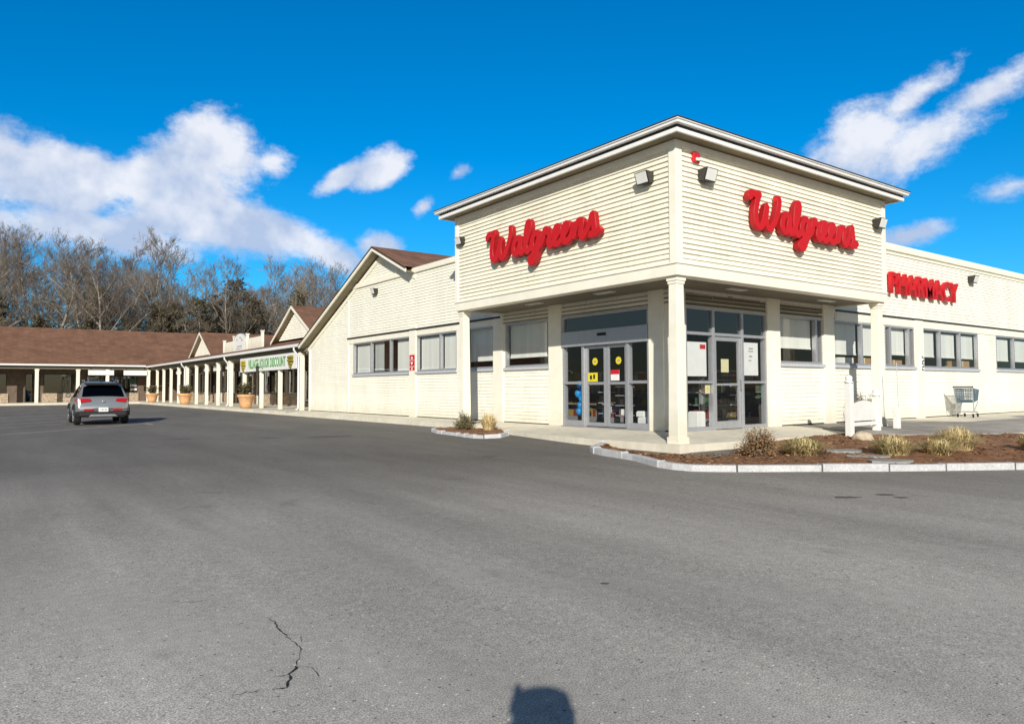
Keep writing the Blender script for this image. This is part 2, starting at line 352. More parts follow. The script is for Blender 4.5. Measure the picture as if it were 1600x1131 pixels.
W = bpy.data.worlds.new('World'); S.world = W; W.use_nodes = True
def build_world():
    nt = W.node_tree; N = nt.nodes; Lk = nt.links
    bg = N['Background']; bg.inputs['Strength'].default_value = .066
    sky = N.new('ShaderNodeTexSky'); sky.sky_type = 'NISHITA'; sky.sun_disc = False
    sx, sy = -tr.x, -tr.y
    sky.sun_elevation = SUN_EL; sky.sun_rotation = math.atan2(sx, sy)
    sky.air_density = 1.0; sky.dust_density = .4; sky.ozone_density = 3.0
    hs = N.new('ShaderNodeHueSaturation'); hs.inputs['Saturation'].default_value = 1.12; hs.inputs['Value'].default_value = 1.0
    tn = N.new('ShaderNodeMix'); tn.data_type = 'RGBA'; tn.blend_type = 'MULTIPLY'; tn.inputs['B'].default_value = (.70, 1.62, 2.18, 1)
    Lk.new(sky.outputs[0], tn.inputs['A']); Lk.new(tn.outputs['Result'], hs.inputs['Color'])
    tc = N.new('ShaderNodeTexCoord'); D = tc.outputs['Generated']
    dt = N.new('ShaderNodeVectorMath'); dt.operation = 'DOT_PRODUCT'; dt.inputs[1].default_value = (math.cos(SUN_AZ), math.sin(SUN_AZ), 0); Lk.new(D, dt.inputs[0])
    df = N.new('ShaderNodeMapRange'); df.interpolation_type = 'SMOOTHSTEP'; df.inputs['From Min'].default_value = .15; df.inputs['From Max'].default_value = .75; Lk.new(dt.outputs['Value'], df.inputs['Value']); Lk.new(df.outputs[0], tn.inputs['Factor'])
    sp = N.new('ShaderNodeSeparateXYZ'); Lk.new(D, sp.inputs[0])
    def mth(op, a, b=None, c=None):
        n = N.new('ShaderNodeMath'); n.operation = op
        for i, q in enumerate((a, b, c)):
            if q is None: continue
            if isinstance(q, (int, float)): n.inputs[i].default_value = q
            else: Lk.new(q, n.inputs[i])
        return n.outputs[0]
    az = mth('MULTIPLY', mth('ARCTAN2', sp.outputs['Y'], sp.outputs['X']), 180/math.pi)
    el = mth('MULTIPLY', mth('ARCSINE', sp.outputs['Z']), 180/math.pi)
    n1 = N.new('ShaderNodeTexNoise'); n1.inputs['Scale'].default_value = 11; n1.inputs['Detail'].default_value = 12; n1.inputs['Roughness'].default_value = .66
    mp = N.new('ShaderNodeMapping'); mp.inputs['Scale'].default_value = (1, 1, 1.5); Lk.new(D, mp.inputs[0]); Lk.new(mp.outputs[0], n1.inputs['Vector'])
    n2 = N.new('ShaderNodeTexNoise'); n2.inputs['Scale'].default_value = 16; n2.inputs['Detail'].default_value = 7; Lk.new(D, n2.inputs['Vector'])
    # cloud bodies by azimuth, elevation, half-sizes (degrees), tilt, weight
    blobs = [(76.6, 17.0, 3.9, 2.5, -32, 1.15), (79.0, 14.9, 5.8, 2.9, -12, 1.25), (85.0, 14.0, 6.2, 2.8, 0, 1.15), (92, 14.5, 6, 2.6, 0, 1.),
             (76.0, 12.3, 8.4, 2.3, 12, 1.2), (69.5, 11.0, 4.6, 1.4, 22, 1.), (84, 11.0, 9, 2.0, 0, .85), (94, 11, 8, 2.2, 0, .9),
             (64.1, 16.6, 2.5, 1.35, -25, 1.), (67.0, 16.0, 2.2, .75, -30, .9), (60.5, 14.2, 1.3, .7, -45, .72), (64.0, 11.0, 1.7, 1.2, 0, .9),
             (57.8, 16.8, 1.0, .5, -30, .45), (72.0, 16.9, 1.2, 1.1, 0, .5),
             (27.5, 16.9, 4.4, 2.6, -14, .82), (23.6, 16.8, 4.7, 2.0, -20, .82), (24.0, 19.6, 3.0, 1.0, -28, .72), (20.0, 18.8, 3.4, 1.2, -25, .8), (30.0, 15.0, 3.2, 1.0, 8, .75),
             (24.3, 10.5, 3.0, .85, -14, .72), (15, 20, 4, 1.6, -15, .7), (18, 13, 3, .9, -10, .5)]
    body = None
    for a0, e0, ra, re, tl, w in blobs:
        # screen x grows as azimuth falls
        dx = mth('SUBTRACT', a0, az); dy = mth('SUBTRACT', el, e0); c, s_ = math.cos(R(-tl)), math.sin(R(-tl))
        u = mth('MULTIPLY_ADD', dx, c/ra, mth('MULTIPLY', dy, s_/ra)); v = mth('MULTIPLY_ADD', dy, c/re, mth('MULTIPLY', dx, -s_/re))
        d = mth('SQRT', mth('ADD', mth('MULTIPLY', u, u), mth('MULTIPLY', v, v)))
        q = mth('MULTIPLY', mth('SUBTRACT', 1.25, d), w)
        body = q if body is None else mth('SMOOTH_MAX', body, q, .25)
    dens = mth('ADD', body, mth('MULTIPLY', mth('SUBTRACT', n1.outputs['Fac'], .5), 2.15))
    mr = N.new('ShaderNodeMapRange'); mr.interpolation_type = 'SMOOTHSTEP'
    mr.inputs['From Min'].default_value = .08; mr.inputs['From Max'].default_value = .74; Lk.new(dens, mr.inputs['Value'])
    mr2 = N.new('ShaderNodeMapRange'); mr2.inputs['From Min'].default_value = .15; mr2.inputs['From Max'].default_value = 1.25
    sh = mth('ADD', mth('MULTIPLY', mth('SUBTRACT', n2.outputs['Fac'], .47), 4.6), mth('MULTIPLY_ADD', el, .095, -.82)); Lk.new(sh, mr2.inputs['Value'])
    cr = N.new('ShaderNodeMix'); cr.data_type = 'RGBA'; Lk.new(mr2.outputs[0], cr.inputs['Factor'])
    cr.inputs['A'].default_value = (7.4, 8.9, 12.0, 1); cr.inputs['B'].default_value = (13.6, 13.9, 14.8, 1)
    mx = N.new('ShaderNodeMix'); mx.data_type = 'RGBA'; Lk.new(mth('MULTIPLY', mr.outputs[0], .93), mx.inputs['Factor'])
    Lk.new(hs.outputs[0], mx.inputs['A']); Lk.new(cr.outputs['Result'], mx.inputs['B'])
    Lk.new(mx.outputs['Result'], bg.inputs['Color'])
build_world()
S.view_settings.view_transform = 'Standard'; S.view_settings.look = 'None'; S.view_settings.exposure = 0
S.render.engine = 'CYCLES'; S.cycles.max_bounces = 6; S.cycles.transparent_max_bounces = 12
S.cycles.use_denoising = True
S.cycles.caustics_reflective = False; S.cycles.caustics_refractive = False

# ------------------------------------------------------------------ ground
def ground():
    mb = MB()
    def axis(lo, hi, dense0, dense1):
        a = []; x = lo
        while x < hi:
            a.append(x); x += .5 if dense0 <= x < dense1 else 8.
        a.append(hi); return a
    xs = axis(-600, 600, -26, 12); ys = axis(-400, 900, -16, 72)
    idx = {}
    for j, y in enumerate(ys):
        for i, x in enumerate(xs):
            idx[i, j] = len(mb.v); mb.v.append((x, y, gz(x, y) if -40 < y < 66 else -.35))
    for j in range(len(ys)-1):
        for i in range(len(xs)-1):
            mb.f.append((idx[i, j], idx[i+1, j], idx[i+1, j+1], idx[i, j+1])); mb.mi.append(0)
    return struct(mb.build('asphalt_lot', m_asphalt, smooth=True))
ground()

def strip_on_ground(mb, pts, w, lift=.006):
    ps = [Vector((x, y, 0)) for x, y in pts]; ws = w if isinstance(w, list) else [w]*len(ps); L = []
    for i, p in enumerate(ps):
        t = (ps[min(i+1, len(ps)-1)]-ps[max(i-1, 0)]).normalized(); n = Vector((-t.y, t.x, 0))*ws[i]/2
        a, b = p+n, p-n; L.append(((a.x, a.y, gz(a.x, a.y)+lift), (b.x, b.y, gz(b.x, b.y)+lift)))
    for (a, b), (c, d) in zip(L[:-1], L[1:]): mb.quad(a, b, d, c)
def dense(a, b, n): return [(a[0]+(b[0]-a[0])*i/n, a[1]+(b[1]-a[1])*i/n) for i in range(n+1)]
mb = MB()
strip_on_ground(mb, dense((-9.3, 21.4), (-4.18, 25.7), 14), .11)
strip_on_ground(mb, dense((-4.18, 25.7), (-4.15, 24.2), 4), .10, .010)
for y0 in (58.9, 50.5, 42.6, 37.0, 32.2, 28.9):
    xe = -4.2 - (58.9-y0)*.087
    strip_on_ground(mb, dense((xe-6, y0-4.6), (xe, y0), 12), .11)
struct(mb.build('parking_lines', m_line))
mb = MB()
rr = random.Random(3)
def wiggle(pts, n, amp, wmax):
    out = []; ws = []
    for (a, b) in zip(pts[:-1], pts[1:]):
        for i in range(n):
            t = i/n; out.append((a[0]+(b[0]-a[0])*t+rr.uniform(-amp, amp), a[1]+(b[1]-a[1])*t+rr.uniform(-amp, amp))); ws.append(wmax*rr.uniform(.25, 1))
    out.append(pts[-1]); ws.append(wmax*.3); ws[0] = wmax*.2; ws = [q*.55 for q in ws]
    return out, ws
for pts, n, amp, wm in (([(-8.4, -3.77), (-8.4, -3.92), (-8.43, -4.12), (-8.43, -4.27)], 5, .012, .016), ([(-8.43, -4.27), (-8.44, -4.45), (-8.54, -4.68)], 5, .012, .010),
                        ([(-8.54, -4.68), (-8.62, -4.78), (-8.68, -4.93)], 5, .014, .026), ([(-8.68, -4.93), (-8.75, -4.91)], 4, .012, .03), ([(-8.82, -3.0), (-8.72, -3.11), (-8.60, -3.10)], 6, .01, .012),
                        ([(-8.93, -4.86), (-8.80, -4.88)], 4, .01, .014), ([(-6.2, -2.1), (-5.9, -1.9)], 3, .02, .01), ([(-8.43, -4.12), (-8.36, -4.22), (-8.39, -4.34)], 4, .012, .007), ([(-8.54, -4.68), (-8.48, -4.80), (-8.50, -4.9)], 4, .012, .008), ([(-8.62, -4.78), (-8.70, -4.76)], 4, .012, .012),
                        ([(-4.3, 14.9), (-2.6, 13.6), (-2.0, 13.4)], 6, .05, .035), ([(-3.6, 9.8), (-2.9, 9.0)], 6, .04, .03)):
    p, w = wiggle(pts, n, amp, wm); strip_on_ground(mb, p, w, .005)
struct(mb.build('asphalt_cracks', m_crack))
mb = MB()
for cx_, cy_, ra, rb in ((-.84, -3.53, .17, .07), (-.24, -3.73, .15, .06), (-.30, -3.95, .10, .05), (-1.77, 11.41, .75, .30), (-1.57, 3.61, .18, .10), (-2.3, 4.6, .10, .07), (-6.11, -4.52, .035, .02), (-3.2, 12.6, .4, .16), (-5.2, 14.5, .5, .14)):
    pts = []
    for k in range(16):
        a = 2*math.pi*k/16; q = rr.uniform(.7, 1.15); x = cx_+math.cos(a)*ra*q*.8-math.sin(a)*rb*q*.6; y = cy_-math.cos(a)*ra*q*.6-math.sin(a)*rb*q*.8
        pts.append((x, y, gz(x, y)+.005))
    mb.poly(pts)
struct(mb.build('asphalt_patches', m_oil))

# sidewalk: an L round the corner tower that falls gently from the wall, then a strip to the far wing
def sidewalk():
    mb = MB(); zi, zo, zb = 0., -.115, -.7
    def slab(inner, outer, zin, zout):
        for (a, b), (c, d) in zip(zip(inner[:-1], inner[1:]), zip(outer[:-1], outer[1:])):
            A = (*a, zin); B = (*b, zin); Cc = (*c, zout); D = (*d, zout)
            mb.quad(A, B, D, Cc); mb.quad(Cc, D, (*d, zb), (*c, zb))
    xo = 1.0
    slab([(2.75, 2.4), (2.75, 4), (2.75, 7.2)], [(xo, .85), (xo, 4), (1.35, 7.2)], zi, zo)
    slab([(2.75, 7.2), (2.75, 8.2), (2.75, 9.9)], [(1.35, 7.2), (1.95, 8.2), (1.6, 9.9)], zi, zo)
    slab([(2.75, 9.9), (2.75, 15), (2.75, 25.0)], [(1.6, 9.9), (1.62, 15), (1.6, 25.0)], zi, -.04)
    slab([(5.7, 25.0), (5.7, 40), (5.7, 67.5)], [(1.6, 25.0), (1.6, 40), (1.6, 63.4)], zi, -.02)
    slab([(2.75, 2.4), (5.6, 2.4), (7.2, 2.4)], [(xo, .85), (5.6, .80), (7.2, .75)], zi, zo)
    slab([(5.7, 67.5), (-40, 67.5)], [(1.6, 63.4), (-40, 63.4)], zi, -.02)
    return struct(mb.build('sidewalk', m_conc))
sidewalk()
mb = MB()
xs = [7.2, 9.5, 12, 16, 30]; yo = [-.4, -1.6, -2.6, -4.0, -6.0]
for i in range(4):
    a, b = xs[i], xs[i+1]
    mb.quad((a, 2.4, -.003), (b, 2.4, -.003), (b, yo[i+1], -.10), (a, yo[i], -.10))
    mb.quad((a, yo[i], -.10), (b, yo[i+1], -.10), (b, yo[i+1], -.7), (a, yo[i], -.7))
mb.quad((7.2, 2.4, -.003), (7.2, yo[0], -.10), (7.2, yo[0], -.7), (7.2, 2.4, -.7))
struct(mb.build('side_paving', m_conc2))
mb = MB()   # paler dry slab along the wall and a dark joint edge
mb.quad((11.4, 2.38, .004), (30, 2.38, .004), (30, .3, -.034), (13.2, .6, -.026))
struct(mb.build('dry_paving', m_conc))

# planting beds with granite kerb
def kerb_path(pts, name, gaps=.012, w=.16, h=.12, stone=1.15):
    # resample and cut into stones
    P = [Vector((x, y, 0)) for x, y in pts]
    seg = [(b-a).length for a, b in zip(P[:-1], P[1:])]; tot = sum(seg)
    def at(s_):
        for a, b, l in zip(P[:-1], P[1:], seg):
            if s_ <= l: return a+(b-a)*(s_/l)
            s_ -= l
        return P[-1]
    mb = MB(); s_ = 0.; rk = random.Random(5)
    while s_ < tot-.1:
        l = min(stone*rk.uniform(.45, .6) if s_ < 2.6 else stone*rk.uniform(.9, 1.35), tot-s_)
        n = max(1, int(l/.3)); prev = None; dz = rk.uniform(-.012, .012)
        for i in range(n+1):
            q = at(s_+gaps+(l-2*gaps)*i/n); t = (at(min(tot, s_+l*i/n+.12))-at(max(0, s_+l*i/n-.12))).normalized(); nn = Vector((-t.y, t.x, 0))
            z = gz(q.x, q.y); o1 = q; o2 = q-nn*w
            ring = [(o1.x, o1.y, z-.3), (o1.x+nn.x*-.015, o1.y+nn.y*-.015, z+h+dz), (o2.x, o2.y, z+h+dz), (o2.x, o2.y, z-.3)]
            if prev:
                for k in range(3): mb.quad(prev[k], prev[k+1], ring[k+1], ring[k])
            else: mb.poly(ring)
            prev = ring
        mb.poly(prev[::-1]); s_ += l
    o = mb.build(name, m_granite, bevel=.012, weld=True); return struct(o)
KERB = [(1.30, 3.15), (.72, 2.90), (.25, 2.62), (.08, 2.35), (-.05, 1.91), (-.21, .98), (-.40, .45), (-.56, .1), (-.62, -.30), (-.52, -.7), (-.20, -1.05), (.24, -1.38), (1.44, -2.12), (2.79, -2.88), (3.52, -3.25), (4.34, -3.69), (6.5, -4.9), (9.5, -6.5)]
# walk the path so that the outer side is the lot
kerb_path(KERB[::-1], 'kerb', h=.115)
ISL = [(1.40, 6.98), (1.1, 6.60), (.75, 6.42), (.36, 6.69), (.22, 7.2), (.33, 7.71), (.38, 8.6), (.43, 9.22), (.62, 9.75), (.85, 9.98), (1.4, 10.05)]
kerb_path(ISL, 'island_kerb', w=.12, h=.09, stone=.8)
def resample(pts, n):
    P = [Vector(p) for p in pts]; seg = [(b-a).length for a, b in zip(P[:-1], P[1:])]; tot = sum(seg); out = []
    for i in range(n+1):
        s_ = tot*i/n
        for a, b, l in zip(P[:-1], P[1:], seg):
            if s_ <= l+1e-6: out.append(a+(b-a)*min(1, s_/l)); break
            s_ -= l
    return out
def mulch(outer, inner, zin, name, n=60, m=10):
    mb = MB(); A = resample(outer, n); B = resample(inner, n); idx = {}; zfix = zin
    for i in range(n+1):
        for j in range(m+1):
            t = j/m; p = A[i].lerp(B[i], t); z0 = gz(A[i].x, A[i].y)+.085
            zin = zfix(p.x) if callable(zfix) else zfix
            z = z0+(zin-z0)*t**.8+.03*mnoise.noise(Vector((p.x*3.1, p.y*3.1, 0)))+.018*mnoise.noise(Vector((p.x*11, p.y*11, 3)))
            idx[i, j] = len(mb.v); mb.v.append((p.x, p.y, z))
    for i in range(n):
        for j in range(m): mb.f.append((idx[i, j], idx[i+1, j], idx[i+1, j+1], idx[i, j+1])); mb.mi.append(0)
    return struct(mb.build(name, m_mulch, smooth=True))
def bedz(x): return -.31+.19*sm(1.8, 5.5, x)
def inset(pts, d):
    P = [Vector((x, y, 0)) for x, y in pts]; out = []
    for i, p in enumerate(P):
        t = (P[min(i+1, len(P)-1)]-P[max(0, i-1)]).normalized(); out.append((p.x-t.y*d, p.y+t.x*d, 0))
    return out
mulch(inset(KERB, .10), [(1.05, 3.0, 0), (1.0, 2.0, 0), (.99, 1.2, 0), (.985, .86, 0), (1.3, .86, 0), (4.4, .82, 0), (7.2, .74, 0), (7.3, -.35, 0), (9.4, -1.5, 0), (12, -2.7, 0)], bedz, 'flower_bed', 90, 12)
mulch(inset(ISL[::-1], .07), [(1.9, 9.75, 0), (1.95, 8.6, 0), (1.6, 7.3, 0), (1.38, 7.05, 0)], -.14, 'island_bed', 40, 8)
def chips():    # loose bark chips that break up the bed surface
    mb = MB(); rk = random.Random(11)
    for _ in range(2600):
        t = rk.random(); i = rk.random()
        A = resample(inset(KERB, .14), 30); break
    B = resample([(1.05, 3.0, 0), (1.0, 2.0, 0), (.985, .9, 0), (1.3, .86, 0), (4.4, .82, 0), (7.2, .74, 0), (7.3, -.35, 0), (9.4, -1.5, 0), (12, -2.7, 0)], 30)
    for _ in range(3800):
        i = rk.uniform(0, 25); k = int(i); f_ = i-k; t = rk.random()**.8
        a = A[k].lerp(A[k+1], f_); b = B[k].lerp(B[k+1], f_); p = a.lerp(b, t); z0 = gz(a.x, a.y)+.085; z = z0+(bedz(p.x)-z0)*t**.8+.014
        r = rk.uniform(.012, .04); an = rk.uniform(0, 6.28); u = Vector((math.cos(an), math.sin(an), rk.uniform(-.3, .3)))*r; w = Vector((-math.sin(an), math.cos(an), rk.uniform(-.6, .6)))*r*.4
        q = Vector((p.x, p.y, z)); mb.cur = 0 if rk.random() < .8 else 1
        mb.quad(q-u-w, q+u-w, q+u+w, q-u+w)
    o = mb.build('bark_chips', [m_mulch, mat('pale_bark', (.40, .24, .12), .9, .3, 9)]); o['kind'] = 'stuff'; o['label'] = 'loose brown bark chips scattered over the flower bed'
    return o
chips()

# ------------------------------------------------------------------ the corner store
PX, PY = 2.75, 2.4              # lower wall planes
TX, TY, TX1, TY1 = 1.144, .984, 9.42, 9.18   # tower block
store = thing('store_building', 'cream clapboard corner store with a square tower over its glazed entrance', 'store', (PX, PY, 0))

# window openings: (u0, u1, z0, z1)
LW = [(14.98, 19.95, 1.63, 2.93), (11.75, 14.47, 1.63, 2.93), (9.60, 11.2, 1.63, 2.93), (6.92, 9.0, 1.63, 2.93)]
LDOOR = (3.22, 6.36, 0., 2.93)
RW = [(6.70, 8.74, 1.63, 2.88), (9.32, 11.9, 1.63, 2.88), (12.2, 14.08, 1.63, 2.88), (14.65, 18.9, 1.62, 2.90), (20.5, 24.0, 1.63, 2.9)]
RDOOR = (3.02, 6.13, 0., 2.88)

mb = MB(); siding(mb, 'x', PX, 2.4, 20.5, .03, 5.22, LW+[LDOOR]); siding(mb, 'y', PY, 2.75, 30., .03, 5.22, RW+[RDOOR])
mb.build('wall', m_wall, store)
# gable end beyond the parapet
AP, ZA, SL = 17.3, 6.42, .43
def glim(z):
    hi = 25.0 if z < 3.15 else min(25.0, AP+(ZA-.12-z)/SL); lo = 20.5 if z < 5.3 else max(14.4, AP-(ZA-.12-z)/SL); return lo, hi
mb = MB(); siding(mb, 'x', PX+.004, 20.5, 25.0, .03, 6.35, (), glim)
mb.quad((PX+.01, 25.0, 0), (20, 25.0, 0), (20, 25.0, 3.2), (PX+.01, 25.0, 3.2))
mb.build('gable_wall', m_wall, store)
mb = MB()
for s_, ylo in ((1, 25.32), (-1, 13.2)):
    def P(x, y, dz=0): return (x, y, ZA+dz-abs(y-AP)*SL)
    mb.cur = 0
    yf = ylo if s_ == 1 else 14.62
    mb.quad(P(2.29, AP, .16), P(2.29, yf, .16), P(2.86, yf, .16), P(2.86, AP, .16)); mb.quad(P(2.86, AP, .16), P(2.86, ylo, .16), P(16, ylo, .16), P(16, AP, .16))
mb.cur = 0
mb.build('gable_roof', [m_shingle], store)
mb = MB()
for s_, ylo in ((1, 25.32), (-1, 14.55)):
    def P(x, y, dz=0): return (x, y, ZA+dz-abs(y-AP)*SL)
    for dz0, dz1, xo, mi in ((-.02, .10, 2.30, 0), (.10, .155, 2.28, 1)):
        mb.cur = mi
        mb.hexa([P(xo, AP, dz0), P(xo, ylo, dz0), P(xo+.05, ylo, dz0), P(xo+.05, AP, dz0)], [P(xo, AP, dz1), P(xo, ylo, dz1), P(xo+.05, ylo, dz1), P(xo+.05, AP, dz1)])
    mb.cur = 2; mb.quad(P(2.34, AP, -.015), P(2.34, ylo, -.015), P(2.76, ylo, -.015), P(2.76, AP, -.015))
    mb.cur = 0; mb.hexa([P(2.70, AP, -.25), P(2.70, ylo, -.25), P(2.745, ylo, -.25), P(2.745, AP, -.25)], [P(2.70, AP, -.09), P(2.70, ylo, -.09), P(2.745, ylo, -.09), P(2.745, AP, -.09)])
mb.build('rake_board', [m_trim, m_shedge, m_soffit], store)
# parapet cap and trims
mb = MB()
fbox(mb, 'x', PX, 9.2, 20.56, -.05, .075, 5.22, 5.40); fbox(mb, 'y', PY, 9.45, 30, -.05, .075, 5.22, 5.42)
fbox(mb, 'y', PY, 9.45, 30, -.05, .045, 5.10, 5.16)
mb.build('parapet_cap', m_trim, store)
mb = MB()
fbox(mb, 'x', PX, 9.2, 20.5, .0, .07, 3.13, 3.19); fbox(mb, 'y', PY, 9.45, 30, .0, .07, 3.13, 3.18)
mb.build('flashing_shadow_strip', m_dark, store)  # dark strip for the drip flashing, its shadow line put into the colour
mb = MB()
fbox(mb, 'x', PX, 9.2, 20.5, .0, .036, 2.93, 3.13); fbox(mb, 'y', PY, 9.45, 30, .0, .036, 2.90, 3.13)
fbox(mb, 'x', PX, 20.42, 20.55, .0, .04, .03, 5.22)
for a, b in ((14.49, 14.96), (9.10, 9.59), (6.38, 6.91), (2.75, 3.20)): fbox(mb, 'x', PX, a, b, .0, .06, .0, 3.28)
for a, b in ((2.76, 3.00), (6.14, 6.69), (8.75, 9.29), (14.1, 14.63)): fbox(mb, 'y', PY, a, b, .0, .06, .0, 3.28)
fbox(mb, 'x', PX, 24.86, 25.02, .0, .04, .0, 3.1); fbox(mb, 'x', PX, 11.21, 11.74, .0, .03, 1.6, 3.1)
mb.build('trim_board', m_trim, store)
mb = MB()   # foundation line under the siding
fbox(mb, 'x', PX, 6.9, 25.0, -.2, .004, -.5, .035); fbox(mb, 'y', PY, 6.69, 30, -.2, .004, -.5, .035)
mb.build('foundation', m_shedge, store)
mb = MB(); mb.box(PX+.15, 30, PY+.15, 22, 5.0, 5.08); mb.box(PX+.1, 30, PY+.1, 22, 3.06, 3.12); mb.build('flat_roof', m_soffit, store)
mb = MB(); mb.box(30, 30.2, 2.45, 22, 0, 5.2); mb.box(PX+.3, 30, 22, 22.2, 0, 5.2); mb.box(9.5, 9.6, 2.6, 9, 3.2, 5.2); mb.build('rear_wall', m_wall, store)
mb = MB()
mb.quad((PX+.12, PY+.12, .004), (30, PY+.12, .004), (30, 22, .004), (PX+.12, 22, .004)); mb.build('interior_floor', m_roomfl, store)
mb = MB()
mb.quad((PX+6, PY+5.5, 0), (30, PY+5.5, 0), (30, PY+5.5, 3.05), (PX+6, PY+5.5, 3.05)); mb.quad((PX+6, PY+5.5, 0), (PX+6, 22, 0), (PX+6, 22, 3.05), (PX+6, PY+5.5, 3.05))
mb.build('interior_wall', m_room, store)

def window(ax, p, u0, u1, z0, z1, mulls, bays, sill=True, frame_m=None, glz=None, label=None):
    """frame, pane, blinds and sill of one window; bays = (ua, ub, z_low, z_high) roller blinds"""
    fm = frame_m or m_alu
    mb = MB(); t = .055
    for a, b, c, d in ((u0, u1, z0, z0+t), (u0, u1, z1-t, z1)): fbox(mb, ax, p, a, b, -.10, .022, c, d)
    for a in [u0, u1-t]: fbox(mb, ax, p, a, a+t, -.10, .020, z0+t, z1-t)
    for m_ in mulls: fbox(mb, ax, p, m_-.045, m_+.045, -.10, .018, z0+t, z1-t)
    w = mb.build('window', fm, store, bevel=.006)
    if label: w['label'] = label
    mb = MB(); us = [u0]+list(mulls)+[u1]
    for a, b in zip(us[:-1], us[1:]): fquad(mb, ax, p, a+.03, b-.03, -.045, z0+.03, z1-.03)
    mb.build('pane', glz or m_glass, w)
    if bays:
        for a, b, zl, zh in bays:
            mb = MB(); fquad(mb, ax, p, a, b, -.13, zl, zh); fbox(mb, ax, p, a, b, -.145, -.115, zl-.05, zl); mb.build('blind', m_blind, w)
    if sill:
        mb = MB(); fbox(mb, ax, p, u0-.05, u1+.05, -.02, .075, z0-.09, z0-.004); mb.build('sill', m_greysill, w, bevel=.008)
    return w
window('x', PX, *LW[0], [18.26, 16.57], [(18.35, 19.85, 1.72, 2.86), (17.35, 18.15, 1.78, 2.86), (15.07, 16.20, 1.72, 2.86)])
window('x', PX, *LW[1], [12.83], [(12.92, 14.36, 1.74, 2.84), (11.82, 12.75, 1.74, 2.84)])
window('x', PX, *LW[2], [], [(9.68, 11.12, 1.92, 2.88)])
window('x', PX, *LW[3], [], [(7.2, 8.93, 1.95, 2.88)])
window('y', PY, *RW[0], [8.45], [(6.78, 8.38, 2.08, 2.84)])
window('y', PY, *RW[1], [10.86], [(9.4, 10.75, 1.98, 2.84), (10.97, 11.8, 1.98, 2.84)])
window('y', PY, *RW[2], [12.55, 13.75], [(12.65, 13.68, 2.04, 2.84)])
window('y', PY, *RW[3], [15.92, 17.45], [(14.72, 15.75, 2.02, 2.80), (16.05, 17.3, 2.02, 2.80), (17.6, 18.8, 2.02, 2.8)])
window('y', PY, *RW[4], [22.2], [(20.6, 22.0, 2.0, 2.8), (22.3, 23.9, 2.0, 2.8)])

# left storefront: two fixed side lights and two sliding leaves under a header and a transom
def storefront_left():
    p = PX; u0, u1 = 3.22, 6.36; ms = [3.94, 4.725, 5.55]
    mb = MB(); t = .06
    for a in (u0, u1-t): fbox(mb, 'x', p, a, a+t, -.12, .03, 0, 2.10)
    fbox(mb, 'x', p, u0, u1, -.12, .03, 2.86, 2.93)
    for a in (u0, u1-t): fbox(mb, 'x', p, a, a+t, -.12, .028, 2.50, 2.86)
    for m_ in (ms[0], ms[2]): fbox(mb, 'x', p, m_-.045, m_+.045, -.12, .028, 0, 2.10)
    for a, b in ((u0+t, ms[0]-.045), (ms[2]+.045, u1-t)):
        fbox(mb, 'x', p, a, b, -.1, .02, 1.11, 1.18); fbox(mb, 'x', p, a, b, -.1, .022, .0, .16)
    f = mb.build('storefront', m_alu, store, bevel=.005)
    for a, b in ((u0+t, ms[0]-.04), (ms[2]+.04, u1-t)): mb = MB(); fquad(mb, 'x', p, a, b, -.03, .1, 2.1); mb.build('side_light', m_glass, f)
    mb = MB(); fquad(mb, 'x', p, u0+.03, u1-.03, -.03, 2.5, 2.88); mb.build('transom', m_tglass, f)
    mb = MB(); fbox(mb, 'x', p, u0+.002, u1-.002, -.12, .075, 2.10, 2.50); h = mb.build('header', m_alu, store, bevel=.008)
    mb = MB(); fbox(mb, 'x', p, 4.62, 4.92, .076, .10, 2.33, 2.40); mb.build('door_sensor', m_black, h)
    for a, b in ((ms[0]+.05, ms[1]-.008), (ms[1]+.008, ms[2]-.05)):
        mb = MB()
        for c in (a, b-.085): fbox(mb, 'x', p, c, c+.085, -.085, -.03, .03, 2.09)
        for c, d in ((.03, .13), (1.09, 1.16), (2.02, 2.09)): fbox(mb, 'x', p, a+.085, b-.085, -.085, -.032, c, d)
        dr = mb.build('sliding_door', m_alu, store, bevel=.004)
        mb = MB(); fquad(mb, 'x', p, a+.06, b-.06, -.055, .1, 2.05); mb.build('pane', m_glass, dr)
    mb = MB(); fbox(mb, 'x', p, u0, u1, -.15, .10, .0, .012); mb.build('threshold', m_alu, store)
storefront_left()
